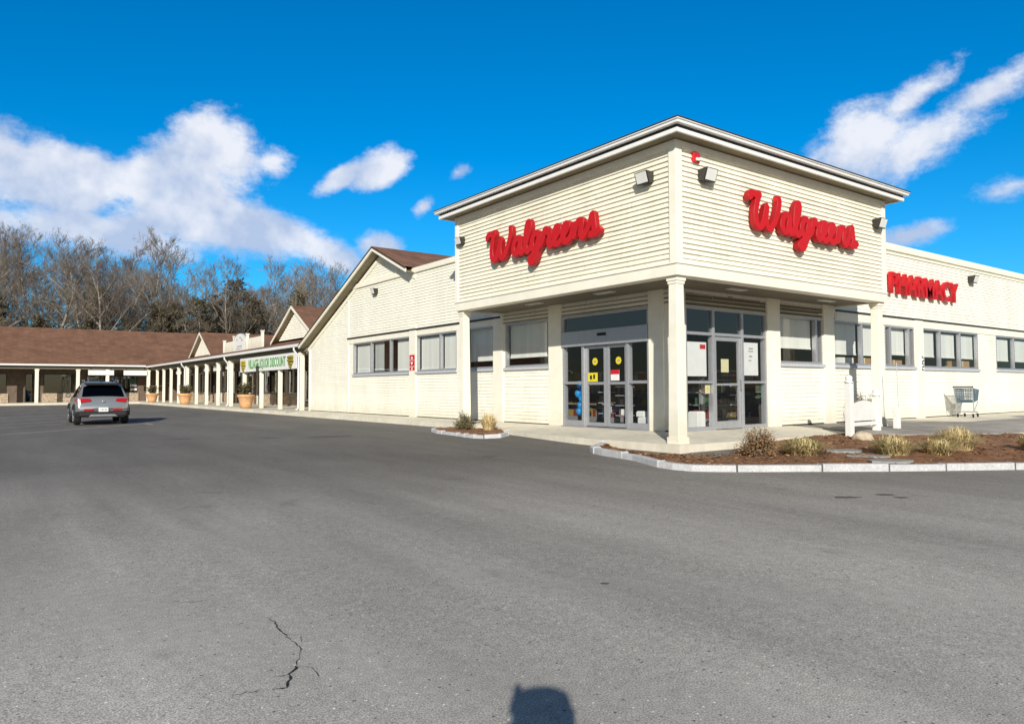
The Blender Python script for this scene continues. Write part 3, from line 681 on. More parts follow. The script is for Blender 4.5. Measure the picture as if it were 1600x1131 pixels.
def storefront_right():
    p = PY; u0, u1 = 3.02, 6.13; ms = [4.04, 5.15]
    mb = MB(); t = .055
    for a in (u0, u1-t): fbox(mb, 'y', p, a, a+t, -.12, .03, 0, 2.88)
    for m_ in ms: fbox(mb, 'y', p, m_-.04, m_+.04, -.12, .028, 0, 2.88)
    us = [u0+t, ms[0]-.04, ms[0]+.04, ms[1]-.04, ms[1]+.04, u1-t]
    for a, b in zip(us[::2], us[1::2]):
        fbox(mb, 'y', p, a, b, -.12, .026, 2.23, 2.30); fbox(mb, 'y', p, a, b, -.12, .026, 2.82, 2.88)
    for a, b in ((us[0], us[1]), (us[4], us[5])):
        fbox(mb, 'y', p, a, b, -.1, .02, 1.10, 1.16); fbox(mb, 'y', p, a, b, -.1, .02, 0, .09)
    f = mb.build('storefront', m_alu, store, bevel=.005)
    for a, b in ((us[0], us[1]), (us[4], us[5])): mb = MB(); fquad(mb, 'y', p, a, b, -.03, .05, 2.25); mb.build('side_light', m_glass, f)
    mb = MB()
    for a, b in zip(us[::2], us[1::2]): fquad(mb, 'y', p, a, b, -.03, 2.28, 2.84)
    mb.build('transom', m_tglass, f)
    a, b = us[2]+.006, us[3]-.006
    mb = MB()
    for c in (a, b-.09): fbox(mb, 'y', p, c, c+.09, -.07, -.012, .012, 2.22)
    for c, d in ((.012, .20), (1.05, 1.10), (2.12, 2.22)): fbox(mb, 'y', p, a+.09, b-.09, -.07, -.014, c, d)
    dr = mb.build('door', m_alu, store, bevel=.004)
    mb = MB(); fquad(mb, 'y', p, a+.07, b-.07, -.04, .15, 2.16); mb.build('pane', m_glass, dr)
    mb = MB(); mb.tube([fp('y', p, b-.045, .0, .95), fp('y', p, b-.045, .05, .95), fp('y', p, b-.045, .05, 1.2), fp('y', p, b-.045, .0, 1.2)], .012); mb.build('handle', m_alu, dr)
storefront_right()

# tower
mb = MB()
siding(mb, 'x', TX, TY, TY1, 3.49, 5.98, proud=.040); siding(mb, 'y', TY, TX, TX1, 3.49, 5.98, proud=.040)
mb.quad((TX1, TY, 3.24), (TX1, TY1, 3.24), (TX1, TY1, 5.98), (TX1, TY, 5.98)); mb.quad((TX, TY1, 3.24), (TX1, TY1, 3.24), (TX1, TY1, 5.98), (TX, TY1, 5.98))
mb.build('tower_wall', m_siding, store)
mb = MB()
c = .13
mb.box(TX-.060, TX+c, TY-.060, TY+c, 3.505, 5.93); mb.build('corner_board', m_trim, store, bevel=.006)
mb = MB(); fbox(mb, 'x', TX, TY1-c, TY1+.02, -.05, .056, 3.505, 5.93); mb.build('corner_board', m_trim, store, bevel=.006)
mb = MB(); fbox(mb, 'y', TY, TX1-c, TX1+.02, -.05, .056, 3.505, 5.93); mb.build('corner_board', m_trim, store, bevel=.006)
mb = MB(); mb.box(TX-.064, TX-.002, TY-.064, TY1+.02, 5.80, 5.94); mb.box(TX-.001, TX1+.02, TY-.063, TY-.002, 5.801, 5.941); mb.build('frieze_board', m_trim, store)
mb = MB()   # fascia beam over the canopy opening
fw_ = .34
mb.box(TX-.05, TX+.26, TY-.05, TY1+.03, 3.235, 3.46); mb.box(TX+.262, TX1+.03, TY-.048, TY+.26, 3.237, 3.462)
mb.box(TX-.075, TX+.1, TY-.075, TY1+.05, 3.462, 3.503); mb.box(TX+.102, TX1+.05, TY-.073, TY+.1, 3.464, 3.501)
mb.build('canopy_fascia', m_trim, store, bevel=.006)
mb = MB()
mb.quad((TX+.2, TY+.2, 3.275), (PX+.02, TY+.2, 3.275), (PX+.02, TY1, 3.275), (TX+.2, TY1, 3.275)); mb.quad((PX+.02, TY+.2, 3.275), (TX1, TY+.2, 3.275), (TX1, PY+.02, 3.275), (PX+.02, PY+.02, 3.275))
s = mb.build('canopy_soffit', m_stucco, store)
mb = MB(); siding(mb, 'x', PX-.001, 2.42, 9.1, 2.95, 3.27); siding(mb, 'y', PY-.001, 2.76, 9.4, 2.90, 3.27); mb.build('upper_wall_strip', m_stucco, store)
for x, y in ((1.95, 3.9), (1.95, 6.6), (4.1, 1.75), (7.9, 1.75)):
    mb = MB(); mb.box(x-.30 if y < 2 else x-.09, x+.30 if y < 2 else x+.09, y-.09 if y < 2 else y-.3, y+.09 if y < 2 else y+.3, 3.25, 3.272); mb.build('soffit_light', m_lens, s)
# eaves: soffit board, trim, gutter, low hip roof
def ring_boxes(mb, e0, e1, z0, z1):
    mb.box(TX-e1, TX-e0, TY-e1, TY1+e1, z0, z1); mb.box(TX-e0+.001, TX1+e1, TY-e1+.001, TY-e0, z0+.001, z1-.001)
    mb.box(TX-e0+.001, TX1+e1-.001, TY1+e0, TY1+e1-.001, z0+.001, z1-.001); mb.box(TX1+e0, TX1+e1-.002, TY-e0+.001, TY1+e0-.001, z0+.001, z1-.001)
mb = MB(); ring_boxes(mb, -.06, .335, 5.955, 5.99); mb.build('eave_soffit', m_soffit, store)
mb = MB(); ring_boxes(mb, .335, .385, 5.94, 6.02); mb.build('eave_trim', m_white, store)
mb = MB(); ring_boxes(mb, .20, .37, 6.022, 6.085); mb.build('eave_shadow_board', m_dark, store)  # dark board stands in for the shaded gap below the gutter
mb = MB(); ring_boxes(mb, .375, .475, 6.078, 6.135); ring_boxes(mb, .44, .50, 6.137, 6.165); mb.build('gutter', m_white, store, bevel=.01)
mb = MB(); e = .51; mx_, my_ = (TX+TX1)/2, (TY+TY1)/2
B = [(TX-e, TY-e), (TX1+e, TY-e), (TX1+e, TY1+e), (TX-e, TY1+e)]
for i in range(4):
    a, b = B[i], B[(i+1) % 4]; mb.quad((*a, 6.167), (*b, 6.167), (*b, 6.187), (*a, 6.187)); mb.tri((*a, 6.187), (*b, 6.187), (mx_, my_, 6.7))
mb.build('tower_roof', m_shedge, store)
# square canopy columns with base and cap
for x, y in ((1.30, 1.14), (1.30, 9.03), (9.27, 1.14)):
    mb = MB(); h = .105; hb = .135
    mb.hexa([(x-hb, y-hb, -.13), (x+hb, y-hb, -.13), (x+hb, y+hb, -.13), (x-hb, y+hb, -.13)], [(x-h, y-h, 3.235), (x+h, y-h, 3.235), (x+h, y+h, 3.235), (x-h, y+h, 3.235)])
    c_ = mb.build('column', m_trim, store, bevel=.012)
    mb = MB(); mb.box(x-h-.035, x+h+.035, y-h-.035, y+h+.035, 3.14, 3.232); mb.box(x-h-.018, x+h+.018, y-h-.018, y+h+.018, 3.08, 3.138); mb.build('column_cap', m_trim, c_, bevel=.01)
    mb = MB(); mb.box(x-hb-.022, x+hb+.022, y-hb-.022, y+hb+.022, -.14, .02); mb.build('column_base', m_trim, c_, bevel=.01)
# downspout by the left column
mb = MB(); mb.box(1.98, 2.05, 10.0, 10.07, -.2, .45) if False else mb.tube([(2.69, 10.95, 3.0), (2.69, 10.95, .18), (2.60, 10.93, .06), (2.2, 10.6, .0)], .04, 8); mb.build('downspout', m_white, store)
# ---- channel lettering: flat swept strokes, one mesh per word
def smooth(pts, n=7):
    P = [Vector(p) for p in pts]; out = []
    for i in range(len(P)-1):
        a = P[max(0, i-1)]; b = P[i]; c = P[i+1]; d = P[min(len(P)-1, i+2)]
        for k in range(n):
            t = k/n; out.append(.5*((2*b)+(c-a)*t+(2*a-5*b+4*c-d)*t*t+(3*b-a-3*c+d)*t**3))
    out.append(P[-1]); return out
STROKES = [
 [(.10, 1.36), (.02, 1.55), (.18, 1.72), (.48, 1.66), (.72, 1.74), (.55, 1.30), (.42, .62), (.52, .08), (.82, .02), (1.10, .55), (1.30, 1.20), (1.22, .55), (1.32, .08), (1.58, .02), (1.92, .50), (2.22, 1.20), (2.28, 1.68), (2.12, 1.72)],
 [(3.12, .82), (2.85, .98), (2.55, .62), (2.52, .20), (2.72, .0), (2.98, .26), (3.16, .86), (3.10, .22), (3.24, .0), (3.50, .26), (3.86, 1.05), (3.98, 1.60), (3.84, 1.76), (3.68, 1.40), (3.58, .60), (3.66, .08), (3.86, .0), (4.10, .30)],
 [(4.72, .82), (4.45, .98), (4.18, .62), (4.16, .20), (4.36, .02), (4.62, .28), (4.78, .88), (4.62, .10), (4.36, -.58), (4.06, -.74), (3.96, -.50), (4.30, -.22), (4.92, .26), (5.20, .92), (5.34, 1.02), (5.44, .82), (5.66, .80), (5.54, .25), (5.66, .0), (5.88, .16)],
 [(5.86, .14), (6.30, .62), (6.34, .92), (6.14, .98), (5.96, .55), (6.02, .10), (6.26, .0), (6.62, .26), (7.00, .70), (7.04, .94), (6.84, .98), (6.66, .55), (6.72, .10), (6.96, .0), (7.30, .30), (7.50, .92), (7.46, .04)],
 [(7.48, .30), (7.76, .88), (7.96, .98), (8.06, .80), (7.98, .24), (8.10, .0), (8.34, .22), (8.66, .74), (8.82, 1.14), (8.90, .70), (8.94, .24), (8.80, .02), (8.56, .10)], [(8.86, .10), (9.10, .06), (9.34, .30)]]
def script_sign(name, label, ax, p, u0, base, sx, sz, r, depth, d0):
    mb = MB(); nn = 6
    ut = lambda x: (u0 - x*sx) if ax == 'x' else (u0 + x*sx)
    for si, st in enumerate(STROKES):
        P = smooth(st); m = len(P); rings = []; PROF = ((1, -1), (1, .80), (.90, 1), (-.90, 1), (-1, .80), (-1, -1))
        W2 = [Vector((ut(q.x), base+q.y*sz)) for q in P]
        for i, q in enumerate(W2):
            t = (W2[min(m-1, i+1)]-W2[max(0, i-1)]); t = t.normalized() if t.length > 1e-7 else Vector((1, 0)); n_ = Vector((-t.y, t.x)); b0 = len(mb.v)
            end = min(i, m-1-i); rad = r*(.62 if end == 0 else .85 if end == 1 else 1)
            lift = si*.003+.004*i/m
            for k in range(nn):
                ca, sa = PROF[k]
                w = q+n_*(ca*rad); mb.v.append(fp(ax, p, w.x, d0+depth/2+lift+sa*depth/2, w.y))
            rings.append(b0)
        for a, b in zip(rings[:-1], rings[1:]):
            for k in range(nn): mb.f.append((a+k, a+(k+1) % nn, b+(k+1) % nn, b+k)); mb.mi.append(0 if k == 2 else 1)
        mb.f.append(tuple(rings[0]+k for k in range(nn))); mb.mi.append(0); mb.f.append(tuple(rings[-1]+k for k in range(nn))); mb.mi.append(0)
    loc = fp(ax, p, (u0), 0, base)
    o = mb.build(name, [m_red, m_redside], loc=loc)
    return tag(o, label, 'sign')
script_sign('store_sign', 'red script lettering on the left face of the tower, seen from its flat end', 'x', TX, 7.34, 4.40, .470, .41, .080, .12, .09)
script_sign('store_sign', 'red script lettering on the right face of the tower, beneath the red alarm', 'y', TY, 3.30, 4.49, .470, .41, .080, .12, .09)
me = text_mesh('PHARMACY', .90, .05, .024, 1.06, 4.70)
o = place_text(me, 'store_sign', m_red, 'y', PY, 12.36, 3.88, .13, loc=(12.36, PY-.13, 3.88)); tag(o, 'red block capitals reading PHARMACY on the wall right of the tower', 'sign')

# floodlights: dark housing on a knuckle, pale lens tilted down
def flood(label, ax, p, u, z, s=1., rot=0., small=False):
    loc = fp(ax, p, u, 0, z)
    t = thing('floodlight', label, 'floodlight', loc, 0, 'floodlights on the store walls')
    # local frame: build in wall coordinates then turn
    o = Vector(loc)
    def Q(a, d, zz): return Vector(fp(ax, p, u+a*s, d*s, z+zz*s))
    tw = -1 if ax == 'x' else 1
    mb = MB()
    b = [Q(-.20, .03, -.13), Q(.20, .03, -.13), Q(.20, .03, .15), Q(-.20, .03, .15)]
    f = [Q(-.24, .26, -.19), Q(.24, .26, -.19), Q(.24, .37, .15), Q(-.24, .37, .15)]
    mb.hexa(b, f); mb.build('housing', m_dark, t, bevel=.012)
    mb = MB()
    def mixq(a, b_, c, d, u_, v_): return (a*(1-u_)+b_*u_)*(1-v_)+(d*(1-u_)+c*u_)*v_
    n = ((f[1]-f[0]).cross(f[3]-f[0])).normalized()
    if n.dot(Vector(fp(ax, 0, 0, 1, 0))) < 0: n = -n
    pts = [mixq(*f, a, c)+n*.012 for a, c in ((.1, .1), (.9, .1), (.9, .92), (.1, .92))]
    mb.hexa([q-n*.02 for q in pts], pts); mb.build('lens', m_lens, t)
    mb = MB(); a, c = Q(0, -.02, 0), Q(0, .05, 0); mb.tube([a, c], .06*s, 10); mb.build('bracket', m_dark, t)
    return t
flood('dark floodlight at the far left end of the tower face', 'x', TX, 8.83, 5.22, .62)
flood('dark floodlight left of the tower corner with a pale square lens', 'x', TX, 1.68, 5.32, .74)
flood('dark floodlight beneath the small red alarm right of the tower corner', 'y', TY, 1.95, 5.34, .78)
flood('dark floodlight at the right end of the tower face', 'y', TY, 8.95, 5.28, .76)
flood('small dark floodlight on the low left wall under the gable', 'x', PX, 17.75, 4.90, .66)
flood('dark floodlight past the red block capitals, at the right edge', 'y', PY, 18.35, 4.80, .76)
t = thing('security_camera', 'small dark camera on a bracket near the left end of the gable wall', 'camera', (PX, 23.57, 3.95))
mb = MB(); mb.tube([(PX, 23.57, 4.05), (PX-.16, 23.57, 4.05), (PX-.16, 23.57, 3.98)], .025, 8); mb.build('bracket', m_white, t)
mb = MB(); mb.lathe([(.07, 0), (.10, .05), (.10, .14), (.05, .18)], (PX-.16, 23.57, 3.80), 12); mb.build('housing', m_dark, t)
t = thing('fire_alarm', 'small red alarm box beside the top of the tower corner', 'alarm', (1.70, TY, 5.66))
mb = MB(); fbox(mb, 'y', TY, 1.61, 1.80, 0, .09, 5.57, 5.78); mb.build('body', m_redp, t, bevel=.012)
mb = MB(); fbox(mb, 'y', TY, 1.66, 1.75, .09, .13, 5.60, 5.66); mb.build('strobe', m_lens, t, bevel=.008)

# small plates, notices and stickers
def plate(name, label, cat, ax, p, u0, u1, z0, z1, m, d=.0, th=.012, deco=(), group=None):
    loc = fp(ax, p, (u0+u1)/2, 0, z0); t = thing(name, label, cat, loc, 0, group)
    mb = MB(); fbox(mb, ax, p, u0, u1, d, d+th, z0, z1); mb.build('panel', m, t)
    for i, (nm, a, b, c, e_, mm) in enumerate(deco):
        mb = MB(); fbox(mb, ax, p, u0+(u1-u0)*a, u0+(u1-u0)*b, d+th, d+th+.004, z0+(z1-z0)*c, z0+(z1-z0)*e_); mb.build(nm, mm, t)
    return t
pl = plate('wall_plate', 'narrow red upright plate with white marks between two left wall windows', 'sign', 'x', PX, 14.53, 14.90, 1.68, 2.24, m_redp, .062, .015)
mb = MB()
fbox(mb, 'x', PX, 14.66, 14.78, .077, .082, 2.09, 2.17)
fbox(mb, 'x', PX, 14.55, 14.88, .077, .082, 2.035, 2.055); fbox(mb, 'x', PX, 14.55, 14.88, .077, .082, 1.80, 1.825)
a = lambda u, z: fp('x', PX, u, .083, z)
mb.tri(a(14.82, 1.98), a(14.61, 1.98), a(14.715, 1.86)); fbox(mb, 'x', PX, 14.67, 14.76, .077, .082, 1.69, 1.77)
mb.build('symbol', m_white, pl)
pl = plate('wall_plate', 'narrow white upright plate with dark marks beside the last right wall window', 'sign', 'y', PY, 14.40, 14.60, 1.48, 2.04, m_white, .062, .015)
mb = MB()
for i, z in enumerate((1.52, 1.62, 1.72, 1.80, 1.92)):
    fbox(mb, 'y', PY, 14.43, 14.57, .077, .082, z, z+.03)
    if i % 2 == 0: fbox(mb, 'y', PY, 14.43, 14.47, .077, .082, z+.03, z+.075)
    else: fbox(mb, 'y', PY, 14.53, 14.57, .077, .082, z+.03, z+.075)
mb.build('symbol', m_dark, pl)
def lines(n, u0=.15, u1=.8, lo=.3, hi=.85):
    rk = random.Random(n); return [('print', u0, u0+(u1-u0)*rk.uniform(.5, 1), lo+(hi-lo)*i/n, lo+(hi-lo)*(i+.22)/n, m_ink) for i in range(n)]
plate('poster', 'large white poster with a red tag in its corner, behind the left side light', 'poster', 'y', PY, 3.18, 3.86, 1.27, 2.07, m_paper, -.062, .004, [('tag', .66, .95, .80, .93, m_redp)])
plate('poster', 'large white poster with grey print, right of the hinged door', 'poster', 'y', PY, 5.27, 5.88, 1.30, 2.12, m_paper, -.062, .004, [('print', .38, .66, .80, .84, m_ink), ('print', .36, .68, .72, .75, m_ink), ('print', .4, .6, .56, .60, m_ink), ('print', .36, .55, .44, .47, m_ink)])
plate('notice', 'cream sheet taped inside the hinged door', 'notice', 'y', PY, 4.42, 4.71, 1.37, 1.69, m_cream, -.072, .004)
plate('notice', 'small cream sheet low on the left side light, under the red tagged poster', 'notice', 'y', PY, 3.80, 3.98, .86, 1.08, m_cream, -.062, .004, [('print', .3, .7, .4, .7, m_yellow)])
plate('notice', 'yellow notice with black figures on the left sliding leaf', 'notice', 'x', PX, 5.06, 5.44, 1.17, 1.40, m_yellow, -.049, .004, [('print', .25, .42, .3, .8, m_black), ('print', .55, .75, .25, .7, m_black)])
plate('notice', 'red and white notice on the right sliding leaf', 'notice', 'x', PX, 4.28, 4.58, 1.19, 1.46, m_paper, -.049, .004, [('heading', .0, 1., .58, 1., m_redp)])
for y, lb in ((5.15, 'round yellow sticker on the sliding leaf above the yellow notice'), (4.30, 'round yellow sticker on the sliding leaf above the red and white notice')):
    mb = MB(); mb.lathe([(.095, 0), (.095, .006)], (0, 0, 0), 24); mb.xform(Matrix.Translation((PX+.048, y, 1.685)) @ Matrix.Rotation(R(-90), 4, 'Y'))
    t = thing('sticker', lb, 'sticker', (PX+.048, y, 1.59), 0, 'round yellow stickers on the sliding doors'); mb.build('disc', m_yellow, t)
    mb = MB(); fbox(mb, 'x', PX, y-.045, y+.045, -.042, -.040, 1.665, 1.705); mb.build('print', m_ink, t)
# things standing inside behind the glass
def indoor_box(label, x0, x1, y0, y1, z0, z1, m, name='display_box', cat='box', group=None):
    t = thing(name, label, cat, ((x0+x1)/2, (y0+y1)/2, z0), 0, group)
    mb = MB(); mb.box(x0, x1, y0, y1, z0, z1); mb.build('body', m, t, bevel=.008)
    mb = MB(); mb.box(x0+.02, x1-.02, y0+.02, y1-.02, z1, z1+.02); mb.build('lid', m, t)
    return t
indoor_box('low white box behind the right hand side light of the sliding doors', 2.98, 3.3, 3.30, 3.85, .012, .28, m_white)
indoor_box('tall white box at the end of the low one behind the sliding doors', 2.98, 3.25, 3.66, 3.9, .302, .42, m_white)
indoor_box('white box on the floor behind the red tagged poster', 3.70, 4.0, 2.62, 2.9, .012, .42, m_white)
for i, (x, y, s) in enumerate(((3.1, 4.4, 1.), (3.25, 5.2, 1.1), (5.6, 2.9, 1.))):
    lb = ('dark display stand behind the right sliding leaf', 'dark display stand behind the left sliding leaf', 'dark display stand behind the glass right of the hinged door')[i]
    t = thing('display_stand', lb, 'display stand', (x, y, .005), R(20*i), 'display stands just inside the doors')
    mb = MB(); mb.box(-.2, .2, -.2, .2, 0, .06); mb.box(-.025, .025, -.025, .025, .06, 1.05); mb.build('frame', m_dark, t, local=True)
    for z in (.3, .55, .8, 1.02):
        mb = MB(); mb.box(-.17, .17, -.17, .17, z*s, z*s+.02); sh = mb.build('shelf', m_alu, t, local=True)
    mb = MB(); mb.box(-.12, .02, -.13, .02, .325*s, .47*s); mb.build('carton', m_white if i != 2 else m_redp, t, local=True)
    mb = MB(); mb.box(-.05, .12, -.08, .12, .575*s, .72*s); mb.build('carton', m_dark, t, local=True)
t = thing('wrapped_display', 'tall leaning stand in white and red wrap behind the red tagged poster', 'display stand', (3.35, 2.95, .005))
mb = MB(); mb.hexa([(3.2, 2.85, .01), (3.62, 2.85, .01), (3.62, 3.1, .01), (3.2, 3.1, .01)], [(3.3, 2.95, 1.0), (3.45, 2.95, 1.0), (3.45, 3.05, 1.0), (3.3, 3.05, 1.0)]); mb.build('wrap', m_white, t)
mb = MB(); mb.hexa([(3.28, 2.86, .55), (3.50, 2.86, .55), (3.50, 2.9, .55), (3.28, 2.9, .55)], [(3.28, 2.90, .98), (3.42, 2.90, .98), (3.42, 2.94, .98), (3.28, 2.94, .98)]); mb.build('banner', m_redp, t)
t = thing('balloon_bunch', 'column of blue balloons behind the left side light', 'balloons', (3.05, 5.98, .2))
for i, (dx, dy, z) in enumerate(((0, .05, 1.10), (.05, .0, .92), (-.03, .09, .86), (.0, -.03, .72), (.03, .06, .55), (0, .08, .38))):
    mb = MB(); mb.lathe([(.015, -.12), (.07, -.07), (.095, 0), (.08, .06), (.03, .10)], (3.05+dx, 5.98+dy, z), 14); mb.build('balloon', m_blue, t, smooth=True)
mb = MB(); mb.tube([(3.06, 6.0, .012), (3.06, 6.0, 1.05)], .012); mb.box(2.98, 3.14, 5.9, 6.1, .006, .06); mb.build('stick', m_dark, t)
for i in range(4):
    x, y, rz = ((6.2, 6.6, 0), (7.6, 4.5, R(90)), (5.2, 8.2, 0), (12.5, 4.9, R(90)))[i]
    t = thing('store_shelf', ('stocked shelf deep inside behind the sliding doors', 'stocked shelf behind the hinged door', 'stocked shelf behind the left wall window', 'stocked shelf behind the right wall windows')[i], 'shelf', (x, y, 0), rz, 'stocked shelves inside the store')
    mb = MB(); mb.box(-.02, .02, -1.5, 1.5, .01, 1.5); mb.box(-.35, .35, -1.5, 1.5, .01, .15)
    for z in (.5, .85, 1.2): mb.box(-.3, .3, -1.5, 1.5, z, z+.03)
    mb.build('rack', m_alu, t, local=True)
    rk = random.Random(i); mats = [mat('goods_%d_%d' % (i, q), c_, .6, .2, 9) for q, c_ in enumerate(((.22, .03, .03), (.03, .06, .16), (.45, .45, .43), (.28, .22, .06), (.05, .12, .06), (.16, .10, .06)))]
    mb = MB()
    for z in (.15, .53, .88, 1.23):
        y_ = -1.45
        while y_ < 1.35:
            w = rk.uniform(.1, .3); mb.cur = rk.randrange(6); mb.box(-.27, .27, y_, y_+w-.02, z, z+rk.uniform(.14, .27)); y_ += w
    mb.build('goods', mats, t, local=True)
# cardboard cartons standing on the inner sills
for i, (u0, u1, z1, lb) in enumerate(((9.9, 10.75, 1.86, 'large grey card carton on the sill behind the post shadow'), (11.0, 11.75, 1.87, 'brown carton on the sill left of the right hand column'), (12.65, 13.7, 1.84, 'long brown carton on the sill right of the right hand column'), (17.6, 18.7, 1.9, 'brown carton on the sill near the right edge'))):
    t = thing('carton', lb, 'cardboard box', ((u0+u1)/2, PY+.35, 1.60), 0, 'cartons on the window sills')
    mb = MB(); mb.box(u0, u1, PY+.2, PY+.55, 1.60, z1); mb.build('body', m_card if i else m_blind, t, bevel=.006)
    mb = MB(); mb.box((u0+u1)/2-.03, (u0+u1)/2+.03, PY+.196, PY+.552, 1.7, z1+.003); mb.build('tape', m_cream, t)
mb = MB(); mb.box(9.2, 24, PY+.16, PY+.6, 1.52, 1.598); mb.build('inner_sill', m_white, store)

# ------------------------------------------------------------------ covered row of shops along the left
row = thing('shop_row', 'low row of shops with a white gutter, cream posts and a covered walk', 'shops', (2.75, 25.3, 0))
ER, RSL = 2.38, .285
def rz_(x): return 3.20+(x-ER)*RSL
mb = MB()
mb.quad((ER, 25.05, rz_(ER)), (ER, 64.2, rz_(ER)), (10.5, 64.2+6, rz_(10.5)), (10.5, 25.05, rz_(10.5)))
mb.quad((10.5, 25.05, rz_(10.5)), (10.5, 70, rz_(10.5)), (18.5, 70, rz_(ER)), (18.5, 25.05, rz_(ER)))
mb.build('roof', m_shingle, row)
mb = MB(); mb.box(ER-.10, ER+.02, 25.28, 64.35, 3.06, 3.20); mb.build('gutter', m_white, row, bevel=.012)
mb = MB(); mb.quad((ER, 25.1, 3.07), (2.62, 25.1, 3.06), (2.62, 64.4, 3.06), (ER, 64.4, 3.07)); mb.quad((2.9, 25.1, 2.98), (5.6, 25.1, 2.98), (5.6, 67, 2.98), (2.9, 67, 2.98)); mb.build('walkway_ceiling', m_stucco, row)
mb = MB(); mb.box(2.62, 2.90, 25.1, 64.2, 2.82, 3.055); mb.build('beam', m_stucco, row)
mb = MB()
shop_open = []
y = 25.7
rk = random.Random(4)
while y < 62:
    w = rk.uniform(2.2, 3.0); shop_open.append((y, y+w, .75, 2.45)); shop_open.append((y+w+.25, y+w+1.25, .0, 2.45)); y += w+1.25+rk.uniform(.45, .9)
siding(mb, 'x', 5.6, 25.1, 67.0, 0, 3.0, shop_open, expo=.15); mb.build('wall', m_shopwall, row)
for i, (a, b, c, d) in enumerate(shop_open):
    if c > .5: mb = MB(); mb.box(5.50, 5.598, a-.1, b+.1, 0, .72); mb.build('knee_wall', m_stone, row)
for i, (a, b, c, d) in enumerate(shop_open):
    mb = MB(); t = .05
    fbox(mb, 'x', 5.6, a, b, -.08, .035, d-t, d); fbox(mb, 'x', 5.6, a, b, -.08, .035, c, c+t)
    for u in (a, b-t): fbox(mb, 'x', 5.6, u, u+t, -.08, .03, c+t, d-t)
    if c > .5: fbox(mb, 'x', 5.6, (a+b)/2-.03, (a+b)/2+.03, -.08, .03, c+t, d-t)
    w = mb.build('window' if c > .5 else 'door', m_trim if i % 3 else m_dark, row)
    mb = MB(); fquad(mb, 'x', 5.6, a+.03, b-.03, -.04, c+.03, d-.03); mb.build('pane', m_tglass, w)
mb = MB(); mb.quad((8, 25.1, 0), (8, 68, 0), (8, 68, 3), (8, 25.1, 3)); mb.quad((5.62, 25.1, .01), (8, 25.1, .01), (8, 68, .01), (5.62, 68, .01)); mb.quad((2.9, 25.06, 0), (8, 25.06, 0), (8, 25.06, 3.1), (2.9, 25.06, 3.1)); mb.build('interior', m_room, row)
posts = [26.1, 29.18, 32.3, 35.5, 38.45, 41.4, 44.4, 47.3, 50.3, 53.1, 55.9, 58.8, 61.6]
for i, y in enumerate(posts):
    r = .125 if i in (0, 4, 8) else .095
    mb = MB(); mb.box(2.75-r, 2.75+r, y-r, y+r, -.02, 2.82); mb.box(2.75-r-.03, 2.75+r+.03, y-r-.03, y+r+.03, 2.68, 2.78)
    mb.build('post', m_trim, row, bevel=.012)
for y in (26.1, 38.45, 50.3):
    mb = MB(); mb.tube([(ER-.05, y-.1, 3.06), (ER-.05, y-.1, 2.92), (2.56, y-.12, 2.62), (2.56, y-.12, .1), (2.44, y-.12, .02)], .045, 8); mb.build('downspout', m_white, row)
def gable(yc, zt, half, x, label=None):
    z0 = zt-.545*half
    mb = MB(); siding(mb, 'x', x, yc-half, yc+half, z0, zt-.12, (), lambda z: (yc-(zt-.1-z)/.545, yc+(zt-.1-z)/.545), expo=.14); g = mb.build('gable', m_wall, row)
    xe = 10.4
    mb = MB()
    for s_ in (1, -1): mb.quad((x-.34, yc, zt+.07), (x-.34, yc+s_*(half+.25), z0+.07-.545*.25), (xe, yc+s_*(half+.25), z0+.07-.545*.25), (xe, yc, zt+.07))
    mb.build('gable_roof', m_shingle, g)
    mb = MB()
    for s_ in (1, -1):
        e_ = (yc+s_*(half+.25), z0-.545*.25)
        mb.cur = 0; mb.hexa([(x-.36, yc, zt-.10), (x-.36, e_[0], e_[1]-.10), (x-.31, e_[0], e_[1]-.10), (x-.31, yc, zt-.10)], [(x-.36, yc, zt+.06), (x-.36, e_[0], e_[1]+.06), (x-.31, e_[0], e_[1]+.06), (x-.31, yc, zt+.06)])
        mb.cur = 1; mb.quad((x-.31, yc, zt-.06), (x-.31, e_[0], e_[1]-.06), (x+.01, e_[0], e_[1]-.06), (x+.01, yc, zt-.06))
    mb.build('rake_board', [m_trim, m_soffit], g)
gable(30.8, 5.58, 3.2, 4.2); gable(51.5, 5.45, 3.4, 4.2)
# shop signs under the eave and on the roof
def banner():
    y0, y1, z0, z1 = 26.35, 35.85, 2.04, 2.84
    t = thing('shop_banner', 'long white banner with green capitals and a grape bunch at each end, under the eave', 'sign', (2.60, 31, z0))
    mb = MB(); mb.box(2.585, 2.62, y0, y1, z0, z1); mb.build('board', m_white, t)
    for i, yc in enumerate((y0+.75, y1-.75)):
        mb = MB(); h = .68
        for k, (dz, n) in enumerate(((0, 3), (-.16, 3), (-.32, 2), (-.46, 1))):
            for q in range(n):
                a = yc+(q-(n-1)/2)*.24; mb.lathe([(.02, -.09), (.10, -.05), (.12, 0), (.10, .05), (.02, .09)], (2.57, a, z1-.22+dz), 10)
        g = mb.build('grape_bunch', mat('grape_print%d' % i, (.34, .26, .02) if i else (.20, .16, .02), .6, .3, 12), t, smooth=True)
        mb = MB(); mb.tri((2.58, yc+.40, z1-.42), (2.58, yc-.40, z1-.42), (2.58, yc, z0+.03)); mb.build('leaf', m_green, t)
    me = text_mesh('VILLAGE LIQUOR DISCOUNT', .70, .006, .012, 1.0, 6.3)
    place_text(me, 'lettering', m_green, 'x', 2.585, y1-1.65, z0+.18, .006, t)
banner()
t = thing('roof_sign', 'white roof sign with a round arched centre standing above the gutter of the shop row', 'sign', (3.6, 39.2, rz_(3.6)))
mb = MB(); mb.box(3.58, 3.66, 35.0, 43.3, rz_(3.6)-.05, 4.22)
